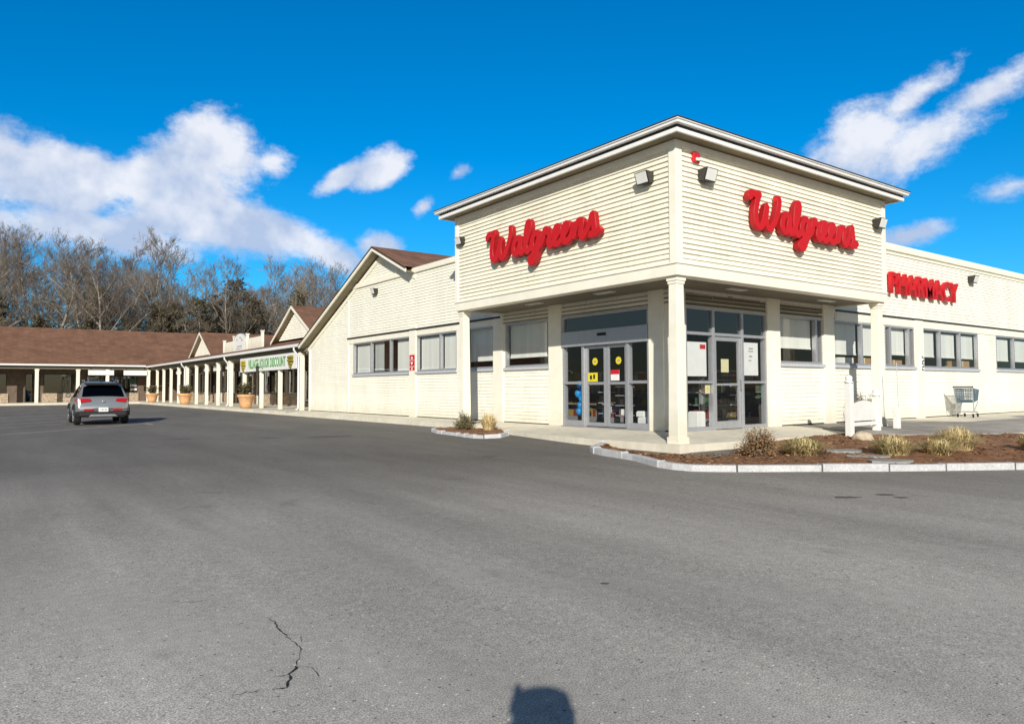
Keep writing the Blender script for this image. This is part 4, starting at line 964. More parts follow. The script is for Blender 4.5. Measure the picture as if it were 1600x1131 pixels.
mb.build('board', m_trim, t)
for y, z in ((35.0, 4.55), (38.0, 4.55), (40.9, 4.55), (43.3, 4.40)):
    mb = MB(); mb.box(3.55, 3.69, y-.09, y+.09, 3.5, z-.06); mb.box(3.52, 3.72, y-.13, y+.13, z-.058, z); mb.build('post', m_trim, t)
mb = MB(); pts = []
for k in range(25):
    a = math.pi*k/24; pts.append((39.4+1.35*math.cos(a), 4.05+.60*math.sin(a)))
n = len(pts)
mb.poly([(3.54, y, z) for y, z in pts]+[(3.54, 38.05, 3.50), (3.54, 40.75, 3.50)]); mb.build('arch', m_white, t)
mb = MB()
for k in range(24): (a, b), (c, d) = pts[k], pts[k+1]; mb.quad((3.50, a, b), (3.50, c, d), (3.60, c, d), (3.60, a, b))
mb.build('arch_edge', m_greysill, t)
mb = MB()
for a, b, c, d in ((39.9, 40.1, 4.2, 4.3), (39.2, 39.4, 4.3, 4.42), (38.8, 39.0, 4.12, 4.28), (38.9, 40.0, 3.78, 3.84), (38.9, 40.2, 3.64, 3.68)): mb.box(3.53, 3.538, a, b, c, d)
mb.build('mark', m_ink, t)
for y0, y1, z0, z1, lb in ((44.9, 46.5, 2.30, 2.66, 'small blank white hanging board third from the far end of the walk'), (39.0, 40.8, 2.35, 2.78, 'blank white hanging board left of the long green lettered banner'), (41.9, 43.9, 2.3, 2.68, 'pale hanging board between the two nearer downspouts'), (50.6, 52.8, 2.3, 2.62, 'pale lilac hanging board beside the farthest downspout'), (54.0, 55.6, 2.3, 2.6, 'cream hanging board near the far end of the walk')):
    t = thing('hanging_board', lb, 'sign', (3.1, (y0+y1)/2, z0), 0, 'blank hanging boards of the shop row')
    mb = MB(); mb.box(3.06, 3.12, y0, y1, z0, z1); mb.build('board', mat('board_paint', (.62, .60, .74) if 'lilac' in lb else (.74, .74, .70), .6, .05, 4), t)
    mb = MB()
    for y in (y0+.2, y1-.2): mb.tube([(3.09, y, z1), (3.09, y, 2.98)], .012)
    mb.build('hanger', m_dark, t)
# wall lanterns on two posts
for y, lb in ((32.3, 'small dark lantern on the post under the long banner'), (44.4, 'small dark lantern on a post left of the middle downspout')):
    t = thing('wall_lantern', lb, 'lantern', (2.6, y, 2.0), 0, 'lanterns on the walkway posts')
    mb = MB(); mb.lathe([(.03, 0), (.08, .04), (.09, .24), (.11, .26), (.02, .36)], (2.52, y, 2.0), 8); mb.build('lamp', m_dark, t)
    mb = MB(); mb.tube([(2.62, y, 2.42), (2.52, y, 2.45), (2.52, y, 2.34)], .015); mb.build('bracket', m_dark, t)

# ------------------------------------------------------------------ far wing closing the lot
wing = thing('shop_wing', 'far low shop building with a big plain brown roof closing the car park', 'shops', (-15, 64.4, 0))
X0, X1, YE, YR = -48, 22, 64.3, 71.2
mb = MB(); ze, zr = 3.27, 6.85
mb.quad((X0, YE, ze), (X1, YE, ze), (X1, YR, zr), (X0, YR, zr)); mb.quad((X0, YR, zr), (X1, YR, zr), (X1, 78, ze), (X0, 78, ze)); mb.build('roof', m_shingle, wing)
mb = MB(); mb.box(X0, ER-.12, YE-.12, YE+.02, 3.12, 3.27); mb.build('gutter', m_white, wing, bevel=.012)
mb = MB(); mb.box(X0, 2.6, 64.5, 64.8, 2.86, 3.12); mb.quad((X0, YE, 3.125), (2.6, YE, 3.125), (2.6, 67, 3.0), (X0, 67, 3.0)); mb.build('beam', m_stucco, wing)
mb = MB(); ops = []; x = 2.0
rk = random.Random(9)
while x > X0+4:
    w = rk.uniform(2.2, 3.4); ops.append((x-w, x, .8, 2.5)); ops.append((x-w-1.35, x-w-.25, 0, 2.5)); x -= w+1.35+rk.uniform(.6, 1.4)
siding(mb, 'y', 67.0, X0, 5.6, 0, 3.1, ops, expo=.15); mb.build('wall', m_shopwall, wing)
for a, b, c, d in ops:
    if c > .5 and a > -34: mb = MB(); mb.box(a-.12, b+.12, 66.9, 66.998, 0, .78); mb.build('knee_wall', m_stone, wing)
for i, (a, b, c, d) in enumerate(ops):
    if a < -34: continue
    mb = MB(); t = .06
    fbox(mb, 'y', 67, a, b, -.08, .035, d-t, d); fbox(mb, 'y', 67, a, b, -.08, .035, c, c+t)
    for u in (a, b-t): fbox(mb, 'y', 67, u, u+t, -.08, .03, c+t, d-t)
    w = mb.build('window' if c > .5 else 'door', m_dark, wing)
    mb = MB(); fquad(mb, 'y', 67, a+.03, b-.03, -.04, c+.03, d-.03); mb.build('pane', m_tglass, w)
mb = MB(); mb.quad((X0, 69.5, 0), (6, 69.5, 0), (6, 69.5, 3.1), (X0, 69.5, 3.1)); mb.quad((X0, 67.02, .01), (6, 67.02, .01), (6, 69.5, .01), (X0, 69.5, .01)); mb.build('interior', m_room, wing)
mb = MB(); mb.quad((X0, 67.1, 3.1), (X0, 78, 3.1), (X0, 78, 0), (X0, 67.1, 0)); mb.quad((X0, 78, 0), (X1, 78, 0), (X1, 78, 3.2), (X0, 78, 3.2)); mb.build('rear_wall', m_wall, wing)
for x in [2.55, -.75, -3.0, -6.0, -9.0, -12, -15, -18, -21, -24, -27, -30]:
    mb = MB(); mb.box(x-.13, x+.13, 64.52, 64.78, -.02, 2.86); mb.box(x-.17, x+.17, 64.48, 64.82, 2.72, 2.82); mb.build('post', m_trim, wing, bevel=.012)
for x0, x1, lb in ((-2.26, -.27, 'blank white board under the far eave, directly behind the grey car roof'), (.50, 2.42, 'blank white board under the far eave, right of the grey car')):
    t = thing('hanging_board', lb, 'sign', ((x0+x1)/2, 64.9, 2.37), 0, 'blank white boards under the far eave')
    mb = MB(); mb.box(x0, x1, 64.44, 64.50, 2.36, 2.80); mb.build('board', m_white, t)
    mb = MB(); mb.box(x0+.2, x0+.24, 64.46, 64.49, 2.8, 3.0); mb.box(x1-.24, x1-.2, 64.46, 64.49, 2.8, 3.0); mb.build('hanger', m_dark, t)
t = thing('window_poster', 'green and white notices in the far shop window right of the grey car', 'poster', (1.6, 66.9, 1.2))
for x0, z0, z1, m_ in ((1.30, 1.75, 2.1, mat('deep_green', (.03, .12, .08), .6, .1, 5)), (1.4, 1.35, 1.62, m_ink), (1.42, 1.0, 1.2, m_paper)):
    mb = MB(); mb.box(x0, x0+.55, 66.90, 66.915, z0, z1); mb.build('sheet', m_, t)

# ------------------------------------------------------------------ vegetation
m_bark = mat('grey_bark', (.30, .265, .22), .9, .3, 5, var2=.2)
m_pbark = mat('pale_bark_trunk', (.40, .355, .29), .9, .25, 4, var2=.2)
m_twig = mat('bare_twigs', (.205, .175, .145), .95, .3, 1.5, var2=.2)
m_twig2 = mat('brown_twigs', (.175, .14, .108), .95, .3, 1.5, var2=.2)
m_needle = mat('olive_needles', (.15, .135, .078), .9, .45, 1.2, var2=.3)
m_needle2 = mat('brown_needles', (.15, .125, .072), .9, .45, 1.2, var2=.3)

def bare_tree(name, seed, H=19, lean=0., fork=False, bark=None, twig=None, first=.3):
    rt = random.Random(seed); tr_, cw = MB(), MB()
    def twigs(p, d, L, r, lev):
        n = 3 if L > .5 else 2
        pts = [p]; dd = d.copy()
        for i in range(n):
            dd = (dd+Vector((rt.uniform(-.25, .25), rt.uniform(-.25, .25), rt.uniform(-.10, .22)))).normalized(); pts.append(pts[-1]+dd*L/n)
        mbx = tr_ if lev <= 1 else cw
        mbx.tube(pts, [r*(1-.72*i/n) for i in range(n+1)], 5 if lev <= 1 else 3, cap=False)
        if lev >= 4 or L < .45: return
        k = {1: rt.randint(6, 8), 2: rt.randint(5, 7), 3: rt.randint(3, 5)}[lev]
        for i in range(k):
            t = rt.uniform(.25, 1.); j = min(n-1, int(t*n)); q = pts[j].lerp(pts[j+1], t*n-j)
            ax_ = dd.orthogonal().normalized(); ax_.rotate(Matrix.Rotation(rt.uniform(0, 6.28), 3, dd))
            nd = (dd*rt.uniform(.55, 1.)+ax_*rt.uniform(.5, .95)+Vector((0, 0, .28))).normalized()
            twigs(q, nd, L*rt.uniform(.38, .58), max(r*.42, .013), lev+1)
    n = 9; stems = [(Vector((0, 0, 0)), Vector((lean, 0, 1)).normalized(), H, .26)]
    if fork: stems = [(Vector((0, 0, 0)), Vector((lean+.16, .05, 1)).normalized(), H, .22), (Vector((0, 0, 2.)), Vector((-.30, .1, 1)).normalized(), H*.85, .17)]
    for p, d, h, r in stems:
        pts = [p]; dd = d
        for i in range(n):
            dd = (dd+Vector((rt.uniform(-.09, .09), rt.uniform(-.09, .09), .05))).normalized(); pts.append(pts[-1]+dd*(h-p.z)*.9/n)
        rs = [r*(1-.9*i/n) for i in range(n+1)]; tr_.tube(pts, rs, 7, cap=False)
        for i in range(rt.randint(17, 22)):
            t = first+(1-first)*(i+rt.random())/20; t = min(t, .99); j = min(n-1, int(t*n)); q = pts[j].lerp(pts[j+1], t*n-j)
            a = rt.uniform(0, 6.28); up_ = .35+.8*t
            nd = Vector((math.cos(a), math.sin(a), up_*rt.uniform(.6, 1.4))).normalized()
            twigs(q, nd, h*(.34*(1-t)+.10)*rt.uniform(.7, 1.2), rs[j]*.45+.012, 1)
    root = thing(name, 'bare winter tree', 'tree'); tr_.build('trunk', bark or m_bark, root, local=True); cw.build('crown', twig or m_twig, root, local=True)
    return root
def pine(name, seed, H=15, m_=None, r0=3.2):
    rt = random.Random(seed); tr_, cw = MB(), MB()
    tr_.tube([(0, 0, 0), (.1, 0, H*.5), (0, .1, H*.97)], [.24, .15, .03], 7)
    for i in range(70):
        t = .30+.68*i/70; a = rt.uniform(0, 6.28); L = r0*(1-t)**.55*rt.uniform(.5, 1.15)+.35; z = H*t
        e_ = Vector((math.cos(a)*L, math.sin(a)*L, z+L*rt.uniform(-.05, .35))); b = Vector((0, 0, z)); tr_.tube([b, e_], [.045, .012], 3, cap=False)
        for k in range(int(8+L*6)):
            u = rt.uniform(.35, 1.08); c = b.lerp(e_, u)+Vector((rt.gauss(0, .28), rt.gauss(0, .28), rt.gauss(.08, .22)))
            for q in range(5):
                d = Vector((rt.gauss(0, 1), rt.gauss(0, 1), rt.gauss(.35, .8))).normalized()*rt.uniform(.22, .48); w = d.orthogonal().normalized()*rt.uniform(.05, .11)
                cw.tri(c-w, c+w, c+d)
    root = thing(name, 'evergreen tree', 'tree'); tr_.build('trunk', m_bark, root, local=True); cw.build('crown', m_ or m_needle, root, local=True)
    return root
protos = [bare_tree('bare_tree', 21, 19), bare_tree('bare_tree', 22, 18, .05, bark=m_pbark), bare_tree('bare_tree', 23, 20, fork=True, bark=m_pbark), bare_tree('bare_tree', 24, 17, -.06, twig=m_twig2), bare_tree('bare_tree', 25, 19, .03, first=.42, twig=m_twig2)]
pines = [pine('evergreen_tree', 31, 15, m_needle), pine('evergreen_tree', 32, 13.5, m_needle2, 3.0), pine('evergreen_tree', 33, 14, m_needle2, 3.6)]
LB = ['grey straight bare tree in the wood behind the far brown roof', 'pale barked bare tree in the wood behind the far brown roof', 'pale forked bare tree in the wood behind the far brown roof', 'thin leaning bare tree with brownish twigs in the wood behind the roofs', 'high crowned bare tree with brownish twigs in the wood behind the roofs']
used = set()
rk = random.Random(17)
def put(plist, i, loc, rz, sc, lb, grp):
    if (id(plist), i) in used: return dup(plist[i], loc, rz, sc, lb, grp)
    used.add((id(plist), i)); o = plist[i]; o.location = loc; o.rotation_euler = (0, 0, rz); o.scale = sc if isinstance(sc, tuple) else (sc,)*3; o['label'] = lb; o['group'] = grp; return o
k = 0
for r_, (yy, n, hs) in enumerate(((82, 17, .98), (90, 20, 1.07), (101, 20, 1.17), (114, 18, 1.2))):
    for j in range(n):
        x = -34+78*(j+rk.uniform(.1, .9))/n*(1+.05*r_)+(yy-81)*.18; i = (j*3+r_*2+rk.randrange(2)) % 5
        u = x
        h = hs*rk.uniform(.80, 1.06)
        if x > 8: h *= .93
        if -2 < x-(yy-81)*.25 < 8: h *= 1.10
        put(protos, i, (x, yy+rk.uniform(-3, 3), -.4), rk.uniform(0, 6.28), (h*rk.uniform(.85, 1.05), h*rk.uniform(.85, 1.05), h), LB[i], 'bare trees in the wood behind the shops')
PLB = ['dark olive evergreen rounded at the top, in the wood behind the roofs', 'brownish evergreen among the bare trunks behind the roofs', 'broad brownish evergreen among the bare trunks behind the roofs']
for j, (x, yy, h) in enumerate(((-24, 86, .85), (-15, 84, .75), (-9, 86, .8), (-5, 85, .68), (-.5, 87, .62), (3, 84, .66), (6.2, 85, .82), (8.2, 88, .78), (10.4, 84, .86), (12.9, 90, .95), (15.6, 84, .78), (18, 94, .92), (21, 86, .80), (24, 96, .98), (27, 85, .84), (30, 93, .9), (32, 86, .85), (37, 88, .9), (-30, 88, .8), (1, 98, .9), (16, 98, 1.1), (-12, 98, .9), (-2.5, 83, .5), (20.8, 83, .7))):
    i = (j*2+1) % 3; put(pines, i, (x, 79.6+(yy-83)*.42, -.4), rk.uniform(0, 6.28), (h*.95, h*.95, h), PLB[i], 'evergreens in the wood behind the shops')
# tangled undergrowth filling the foot of the wood
mb = MB()
for _ in range(9500):
    x = rk.uniform(-46, 56); yy = rk.uniform(80, 116); h = rk.uniform(3.5, 11.5); a = rk.uniform(-.35, .35)
    p = [(x, yy, 0), (x+a*h*.5, yy, h*.55), (x+a*h+rk.uniform(-.5, .5), yy+rk.uniform(-.5, .5), h)]
    mb.tube(p, [.03, .022, .008], 3, cap=False)
    for q in range(3):
        t = rk.uniform(.4, .95); b = Vector(p[0]).lerp(Vector(p[2]), t); e_ = b+Vector((rk.uniform(-1, 1), rk.uniform(-.6, .6), rk.uniform(.3, 1.4))); mb.tube([b, e_], [.014, .006], 3, cap=False)
o = mb.build('undergrowth', m_twig2); o['kind'] = 'stuff'; o['label'] = 'tangled brown undergrowth at the foot of the wood'

# planters on the covered walk
def pot(label, x, y, r, h, plant_label, seed):
    t = thing('terracotta_pot', label, 'planter', (x, y, 0), 0, 'terracotta planters along the walk')
    mb = MB(); mb.lathe([(r*.62, 0), (r*.72, h*.3), (r*.90, h*.80), (r*.93, h*.82)], (0, 0, 0), 28); mb.build('bowl', m_terra, t, local=True, smooth=True)
    mb = MB(); mb.lathe([(r*.94, h*.80), (r*1.02, h*.83), (r*1.03, h*.97), (r*.99, h), (r*.88, h*.99), (r*.86, h*.93)], (0, 0, 0), 28); mb.build('rim', m_terra, t, local=True)
    rt = random.Random(seed); s = thing('potted_shrub', plant_label, 'shrub', (x, y, h*.93), 0, 'small shrubs in the planters')
    st, lf = MB(), MB()
    for i in range(26):
        a = rt.uniform(0, 6.28); q = rt.uniform(.1, .85)*r; e_ = Vector((math.cos(a)*q*1.1, math.sin(a)*q*1.1, rt.uniform(.25, .62))); st.tube([(math.cos(a)*q*.3, math.sin(a)*q*.3, 0), e_], [.012, .005], 4, cap=False)
        for k_ in range(26):
            c = e_*rt.uniform(.45, 1.08)+Vector((rt.gauss(0, .07), rt.gauss(0, .07), rt.gauss(0, .07))); d = Vector((rt.gauss(0, 1), rt.gauss(0, 1), rt.gauss(.3, 1))).normalized()*.10; w = d.orthogonal().normalized()*.04; lf.tri(c-w, c+w, c+d)
    st.build('stems', m_twig2, s, local=True); lf.build('foliage', mat('shrub_leaf', (.10, .085, .035), .8, .4, 5), s, local=True)
pot('large terracotta pot nearest, in front of the covered walk under the long banner', 2.0, 32.6, .46, .74, 'low olive shrub in the nearest terracotta pot', 1)
pot('terracotta pot in the middle of the covered walk beside two posts', 2.05, 47.6, .50, .76, 'rounded dark shrub in the middle terracotta pot', 2)
pot('terracotta pot farthest away by the far corner of the walk', 2.0, 59.6, .50, .74, 'small dark shrub in the farthest terracotta pot', 3)

# plants in the beds
BV = [(v.co.x, v.co.y, v.co.z) for v in bpy.data.objects['flower_bed'].data.vertices]
def bed_z(x, y): return min(BV, key=lambda v: (v[0]-x)**2+(v[1]-y)**2)[2]
def twiggy_bush(label, loc, w, h, n, leafc, seed, group=None, leaves=40, ls=.035):
    rt = random.Random(seed); t = thing('winter_shrub', label, 'shrub', loc, 0, group); st, lf = MB(), MB()
    for i in range(n):
        a = rt.uniform(0, 6.28); el = rt.uniform(.15, 1.35); L = rt.uniform(.75, 1.05)
        e_ = Vector((math.cos(a)*math.cos(el)*w/2*L, math.sin(a)*math.cos(el)*w/2*L, math.sin(el)*h*L)); m_ = e_*.5+Vector((rt.gauss(0, .03), rt.gauss(0, .03), .03)); st.tube([(0, 0, -.05), m_, e_], [.010, .007, .003], 4, cap=False)
        for q in range(3):
            b = m_.lerp(e_, rt.random()); st.tube([b, b+Vector((rt.gauss(0, .07), rt.gauss(0, .07), rt.uniform(0, .12)))], [.004, .002], 3, cap=False)
        for k_ in range(leaves):
            c = e_*rt.uniform(.45, 1.04)+Vector((rt.gauss(0, .035), rt.gauss(0, .035), rt.gauss(0, .03))); d = Vector((rt.gauss(0, 1), rt.gauss(0, 1), rt.gauss(.2, 1))).normalized()*ls*rt.uniform(.7, 1.4); w_ = d.orthogonal().normalized()*ls*.38
            lf.quad(c, c+d*.5-w_, c+d, c+d*.5+w_)
    st.build('stems', m_twig2, t, local=True); lf.build('foliage', leafc, t, local=True); return t
m_leafb = mat('brown_leaves', (.27, .16, .075), .8, .4, 9)
m_leafo = mat('olive_leaves', (.16, .14, .06), .8, .4, 9)
twiggy_bush('round brown leaved shrub in the flower bed beside the corner column', (2.0, -.22, bed_z(2.0, -.22)), .78, .56, 85, m_leafb, 3)
twiggy_bush('small dull green shrub in the little island bed', (1.12, 8.78, -.16), .62, .52, 46, m_leafo, 4)
def grass_clump(label, loc, w, h, n, seed, group, green=.25):
    rt = random.Random(seed); loc = (loc[0], loc[1], bed_z(loc[0], loc[1])) if loc[1] < 5 else loc
    t = thing('ornamental_grass', label, 'grass clump', loc, 0, group); mb = MB()
    for i in range(n):
        a = rt.uniform(0, 6.28); q = rt.random()**.6*w*.20; b = Vector((math.cos(a)*q, math.sin(a)*q, -.03)); a2 = a+rt.gauss(0, .5); L = rt.uniform(.55, 1.1); sp = rt.uniform(.15, 1.15)
        tip = Vector((math.cos(a2)*w*.5*sp*L, math.sin(a2)*w*.5*sp*L, h*min(1.05, L)*rt.uniform(.55, 1.0)*math.sqrt(max(.05, 1-(sp*.80)**2)))); m_ = b.lerp(tip, .55)+Vector((0, 0, h*.28*L)); wd = Vector((-math.sin(a2), math.cos(a2), 0))*rt.uniform(.003, .007)
        mb.cur = 1 if rt.random() < green else (2 if rt.random() < .3 else 0)
        mb.quad(b-wd, b+wd, m_+wd, m_-wd); mb.tri(m_-wd, m_+wd, tip)
    mb.build('blades', [mat('straw', (.58, .45, .22), .9, .25, 20), mat('dull_green_blade', (.20, .21, .07), .9, .3, 20), mat('pale_straw', (.70, .58, .34), .9, .2, 20)], t, local=True); return t
G = 'straw coloured grass clumps in the flower bed'
grass_clump('wide straw and green grass clump next to the round brown shrub', (2.80, -.66, -.20), 1.35, .38, 1500, 1, G, .35)
grass_clump('straw grass clump just right of the stepping stones', (4.02, -1.76, -.20), 1.25, .40, 1400, 2, G, .22)
grass_clump('low straw grass clump between two others near the right edge', (4.75, -2.25, -.22), 1.15, .34, 1200, 3, G, .25)
grass_clump('taller pale grass clump at the right edge of the bed', (5.55, -2.25, -.20), 1.35, .48, 1500, 4, G, .12)
grass_clump('low grass clump beyond the right edge of the bed', (6.6, -3.2, -.2), .9, .42, 700, 6, G, .2)
grass_clump('upright dry tan grass tuft in the little island bed', (1.50, 8.10, -.15), .72, .56, 900, 5, None, .05)
# stepping stones and boulder
for i, (x, y, z, a, b, rz, lb) in enumerate(((3.75, -.98, -.268, .36, .24, .3, 'grey flat stepping stone deepest in the bed'), (3.42, -1.58, -.300, .36, .22, -.2, 'grey flat stepping stone, middle one of the three'), (2.86, -2.30, -.345, .36, .24, .1, 'grey flat stepping stone nearest the kerb'))):
    z = bed_z(x, y)-.020; a *= 1.12; b *= 1.15
    rt = random.Random(i+40); mb = MB(); n = 11; pts = []
    for k_ in range(n):
        an = 2*math.pi*k_/n; q = rt.uniform(.82, 1.12); pts.append((math.cos(an)*a*q, math.sin(an)*b*q))
    mb.poly([(p_, q, .045) for p_, q in pts]); 
    for k_ in range(n): p_, q = pts[k_], pts[(k_+1) % n]; mb.quad((*p_, -.06), (*q, -.06), (*q, .045), (*p_, .045))
    o = mb.build('stepping_stone', m_slate, weld=True, bevel=.008); o.location = (x, y, z); o.rotation_euler = (0, 0, R(-36)+rz); tag(o, lb, 'stone', 'stepping stones in the flower bed')
bm = bmesh.new(); bmesh.ops.create_icosphere(bm, subdivisions=3, radius=1)
for v in bm.verts:
    q = v.co.copy(); v.co *= 1+.22*mnoise.noise(q*1.3)+.07*mnoise.noise(q*4); v.co.x *= .24; v.co.y *= .17; v.co.z = max(v.co.z, -.3)*.15
me = bpy.data.meshes.new('boulder'); bm.to_mesh(me); bm.free(); me.materials.append(m_rock)
o = bpy.data.objects.new('boulder', me); COL.objects.link(o); o.location = (5.90, -.20, bed_z(5.9, -.2)+.03); o.rotation_euler = (0, 0, R(-36)); tag(o, 'tan boulder lying between the white posts in the flower bed', 'rock')

# white post-and-panel sign frame in front of the wall
t = thing('post_sign', 'plain white sign frame of two posts and a scalloped panel in the flower bed', 'sign', (7.0, .40, -.12))
for x, y, zt in ((6.35, .35, 1.10), (7.78, .45, .78)):
    mb = MB(); mb.box(x-.075, x+.075, y-.075, y+.075, -.25, zt); p_ = mb.build('post', m_white, t, bevel=.01)
    mb = MB(); mb.lathe([(.02, .0), (.10, .0), (.10, .03), (.06, .05), (.085, .10), (.07, .15), (.02, .18)], (x, y, zt), 14); mb.build('finial', m_white, p_, smooth=True)
mb = MB(); pts = []
for k_ in range(13):
    u = k_/12; pts.append((6.45+u*1.24, .36+.07*u, .58+.10*abs(math.sin(u*math.pi*1.0))-.13*(1-abs(2*u-1))**2*0))
L_ = [(x, y, z) for x, y, z in pts]
for a, b in zip(L_[:-1], L_[1:]):
    mb.hexa([(a[0], a[1]-.02, .20), (b[0], b[1]-.02, .20), (b[0], b[1]+.02, .20), (a[0], a[1]+.02, .20)], [(a[0], a[1]-.02, a[2]), (b[0], b[1]-.02, b[2]), (b[0], b[1]+.02, b[2]), (a[0], a[1]+.02, a[2])])
mb.build('panel', m_white, t)
mb = MB(); mb.hexa([(6.43, .32, .08), (7.70, .40, .08), (7.70, .48, .08), (6.43, .40, .08)], [(6.43, .32, .17), (7.70, .40, .17), (7.70, .48, .17), (6.43, .40, .17)]); mb.build('rail', m_white, t, bevel=.008)
t = thing('marker_post', 'short white post with a thin upright rod, right of the sign frame', 'post', (8.84, .47, -.1))
mb = MB(); mb.box(8.77, 8.91, .40, .54, -.2, .48); mb.build('post', m_white, t, bevel=.012)
mb = MB(); mb.tube([(8.80, .40, .3), (8.74, .40, 1.62)], .010, 6); mb.build('rod', m_greysill, t)
twiggy_bush('bare dark twiggy shrub behind the white sign frame', (9.7, 1.75, -.05), .95, .95, 90, mat('dark_twig', (.03, .026, .022), .9, .3, 9), 8, None, 14, .035)

# shopping cart at the right edge
def cart(loc, rz):
    t = thing('shopping_cart', 'dark blue grey wire shopping cart parked by the wall at the right edge', 'cart', loc, rz)
    mb = MB()
    # basket grid: tapered box, front narrower
    def bp(u, v, w): # u 0..1 length, v -1..1 width, w 0..1 height
        return Vector((-.42+.86*u+.06*(w-.5)*(-1 if u < .5 else 1), v*(.27-.05*u)*(.88+.12*w), .50+w*(.44-.10*u)+.06*u))
    for w in [i/7 for i in range(8)]:
        mb.tube([bp(0, -1, w), bp(1, -1, w), bp(1, 1, w), bp(0, 1, w), bp(0, -1, w)], .009 if 0 < w < 1 else .014, 5)
    for i in range(13):
        u = i/12
        for v in (-1, 1): mb.tube([bp(u, v, 0), bp(u, v, 1)], .008, 4)
        mb.tube([bp(u, -1, 0), bp(u, 1, 0)], .008, 4)
    for i in range(1, 8):
        v = -1+2*i/8
        for u in (0, 1): mb.tube([bp(u, v, 0), bp(u, v, 1)], .008, 4)
    mb.build('basket', m_blue_w, t, local=True)
    mb = MB()
    for v in (-1, 1):
        mb.tube([(-.52, v*.27, 1.0), (-.40, v*.25, .50), (-.30, v*.24, .20), (.42, v*.20, .16)], .015, 6); mb.tube([(-.30, v*.24, .2), (.30, v*.22, .5)], .012, 6)
    mb.tube([(.42, -.2, .16), (.42, .2, .16)], .014, 6); mb.tube([(-.28, -.24, .2), (-.28, .24, .2)], .014, 6); mb.build('frame', m_alu, t, local=True)
    mb = MB(); mb.tube([(-.53, -.29, 1.0), (-.53, .29, 1.0)], .022, 8); mb.build('handle', m_dark, t, local=True)
    for x, v in ((-.30, -1), (-.30, 1), (.40, -.85), (.40, .85)):
        mb = MB(); mb.lathe([(.02, -.018), (.06, -.016), (.06, .016), (.02, .018)], (0, 0, 0), 14); mb.xform(Matrix.Translation((x, v*.22, .062)) @ Matrix.Rotation(R(90), 4, 'X')); w_ = mb.build('wheel', m_black, t, local=True)
        mb = MB(); mb.tube([(x, v*.22+.03, .062), (x, v*.22+.03, .17)], .01, 5); mb.build('fork', m_alu, w_, local=True)
    return t
m_blue_w = mat('blue_wire', (.09, .14, .19), .4, .1, 6)
cart((16.3, 1.75, -.012), R(8))

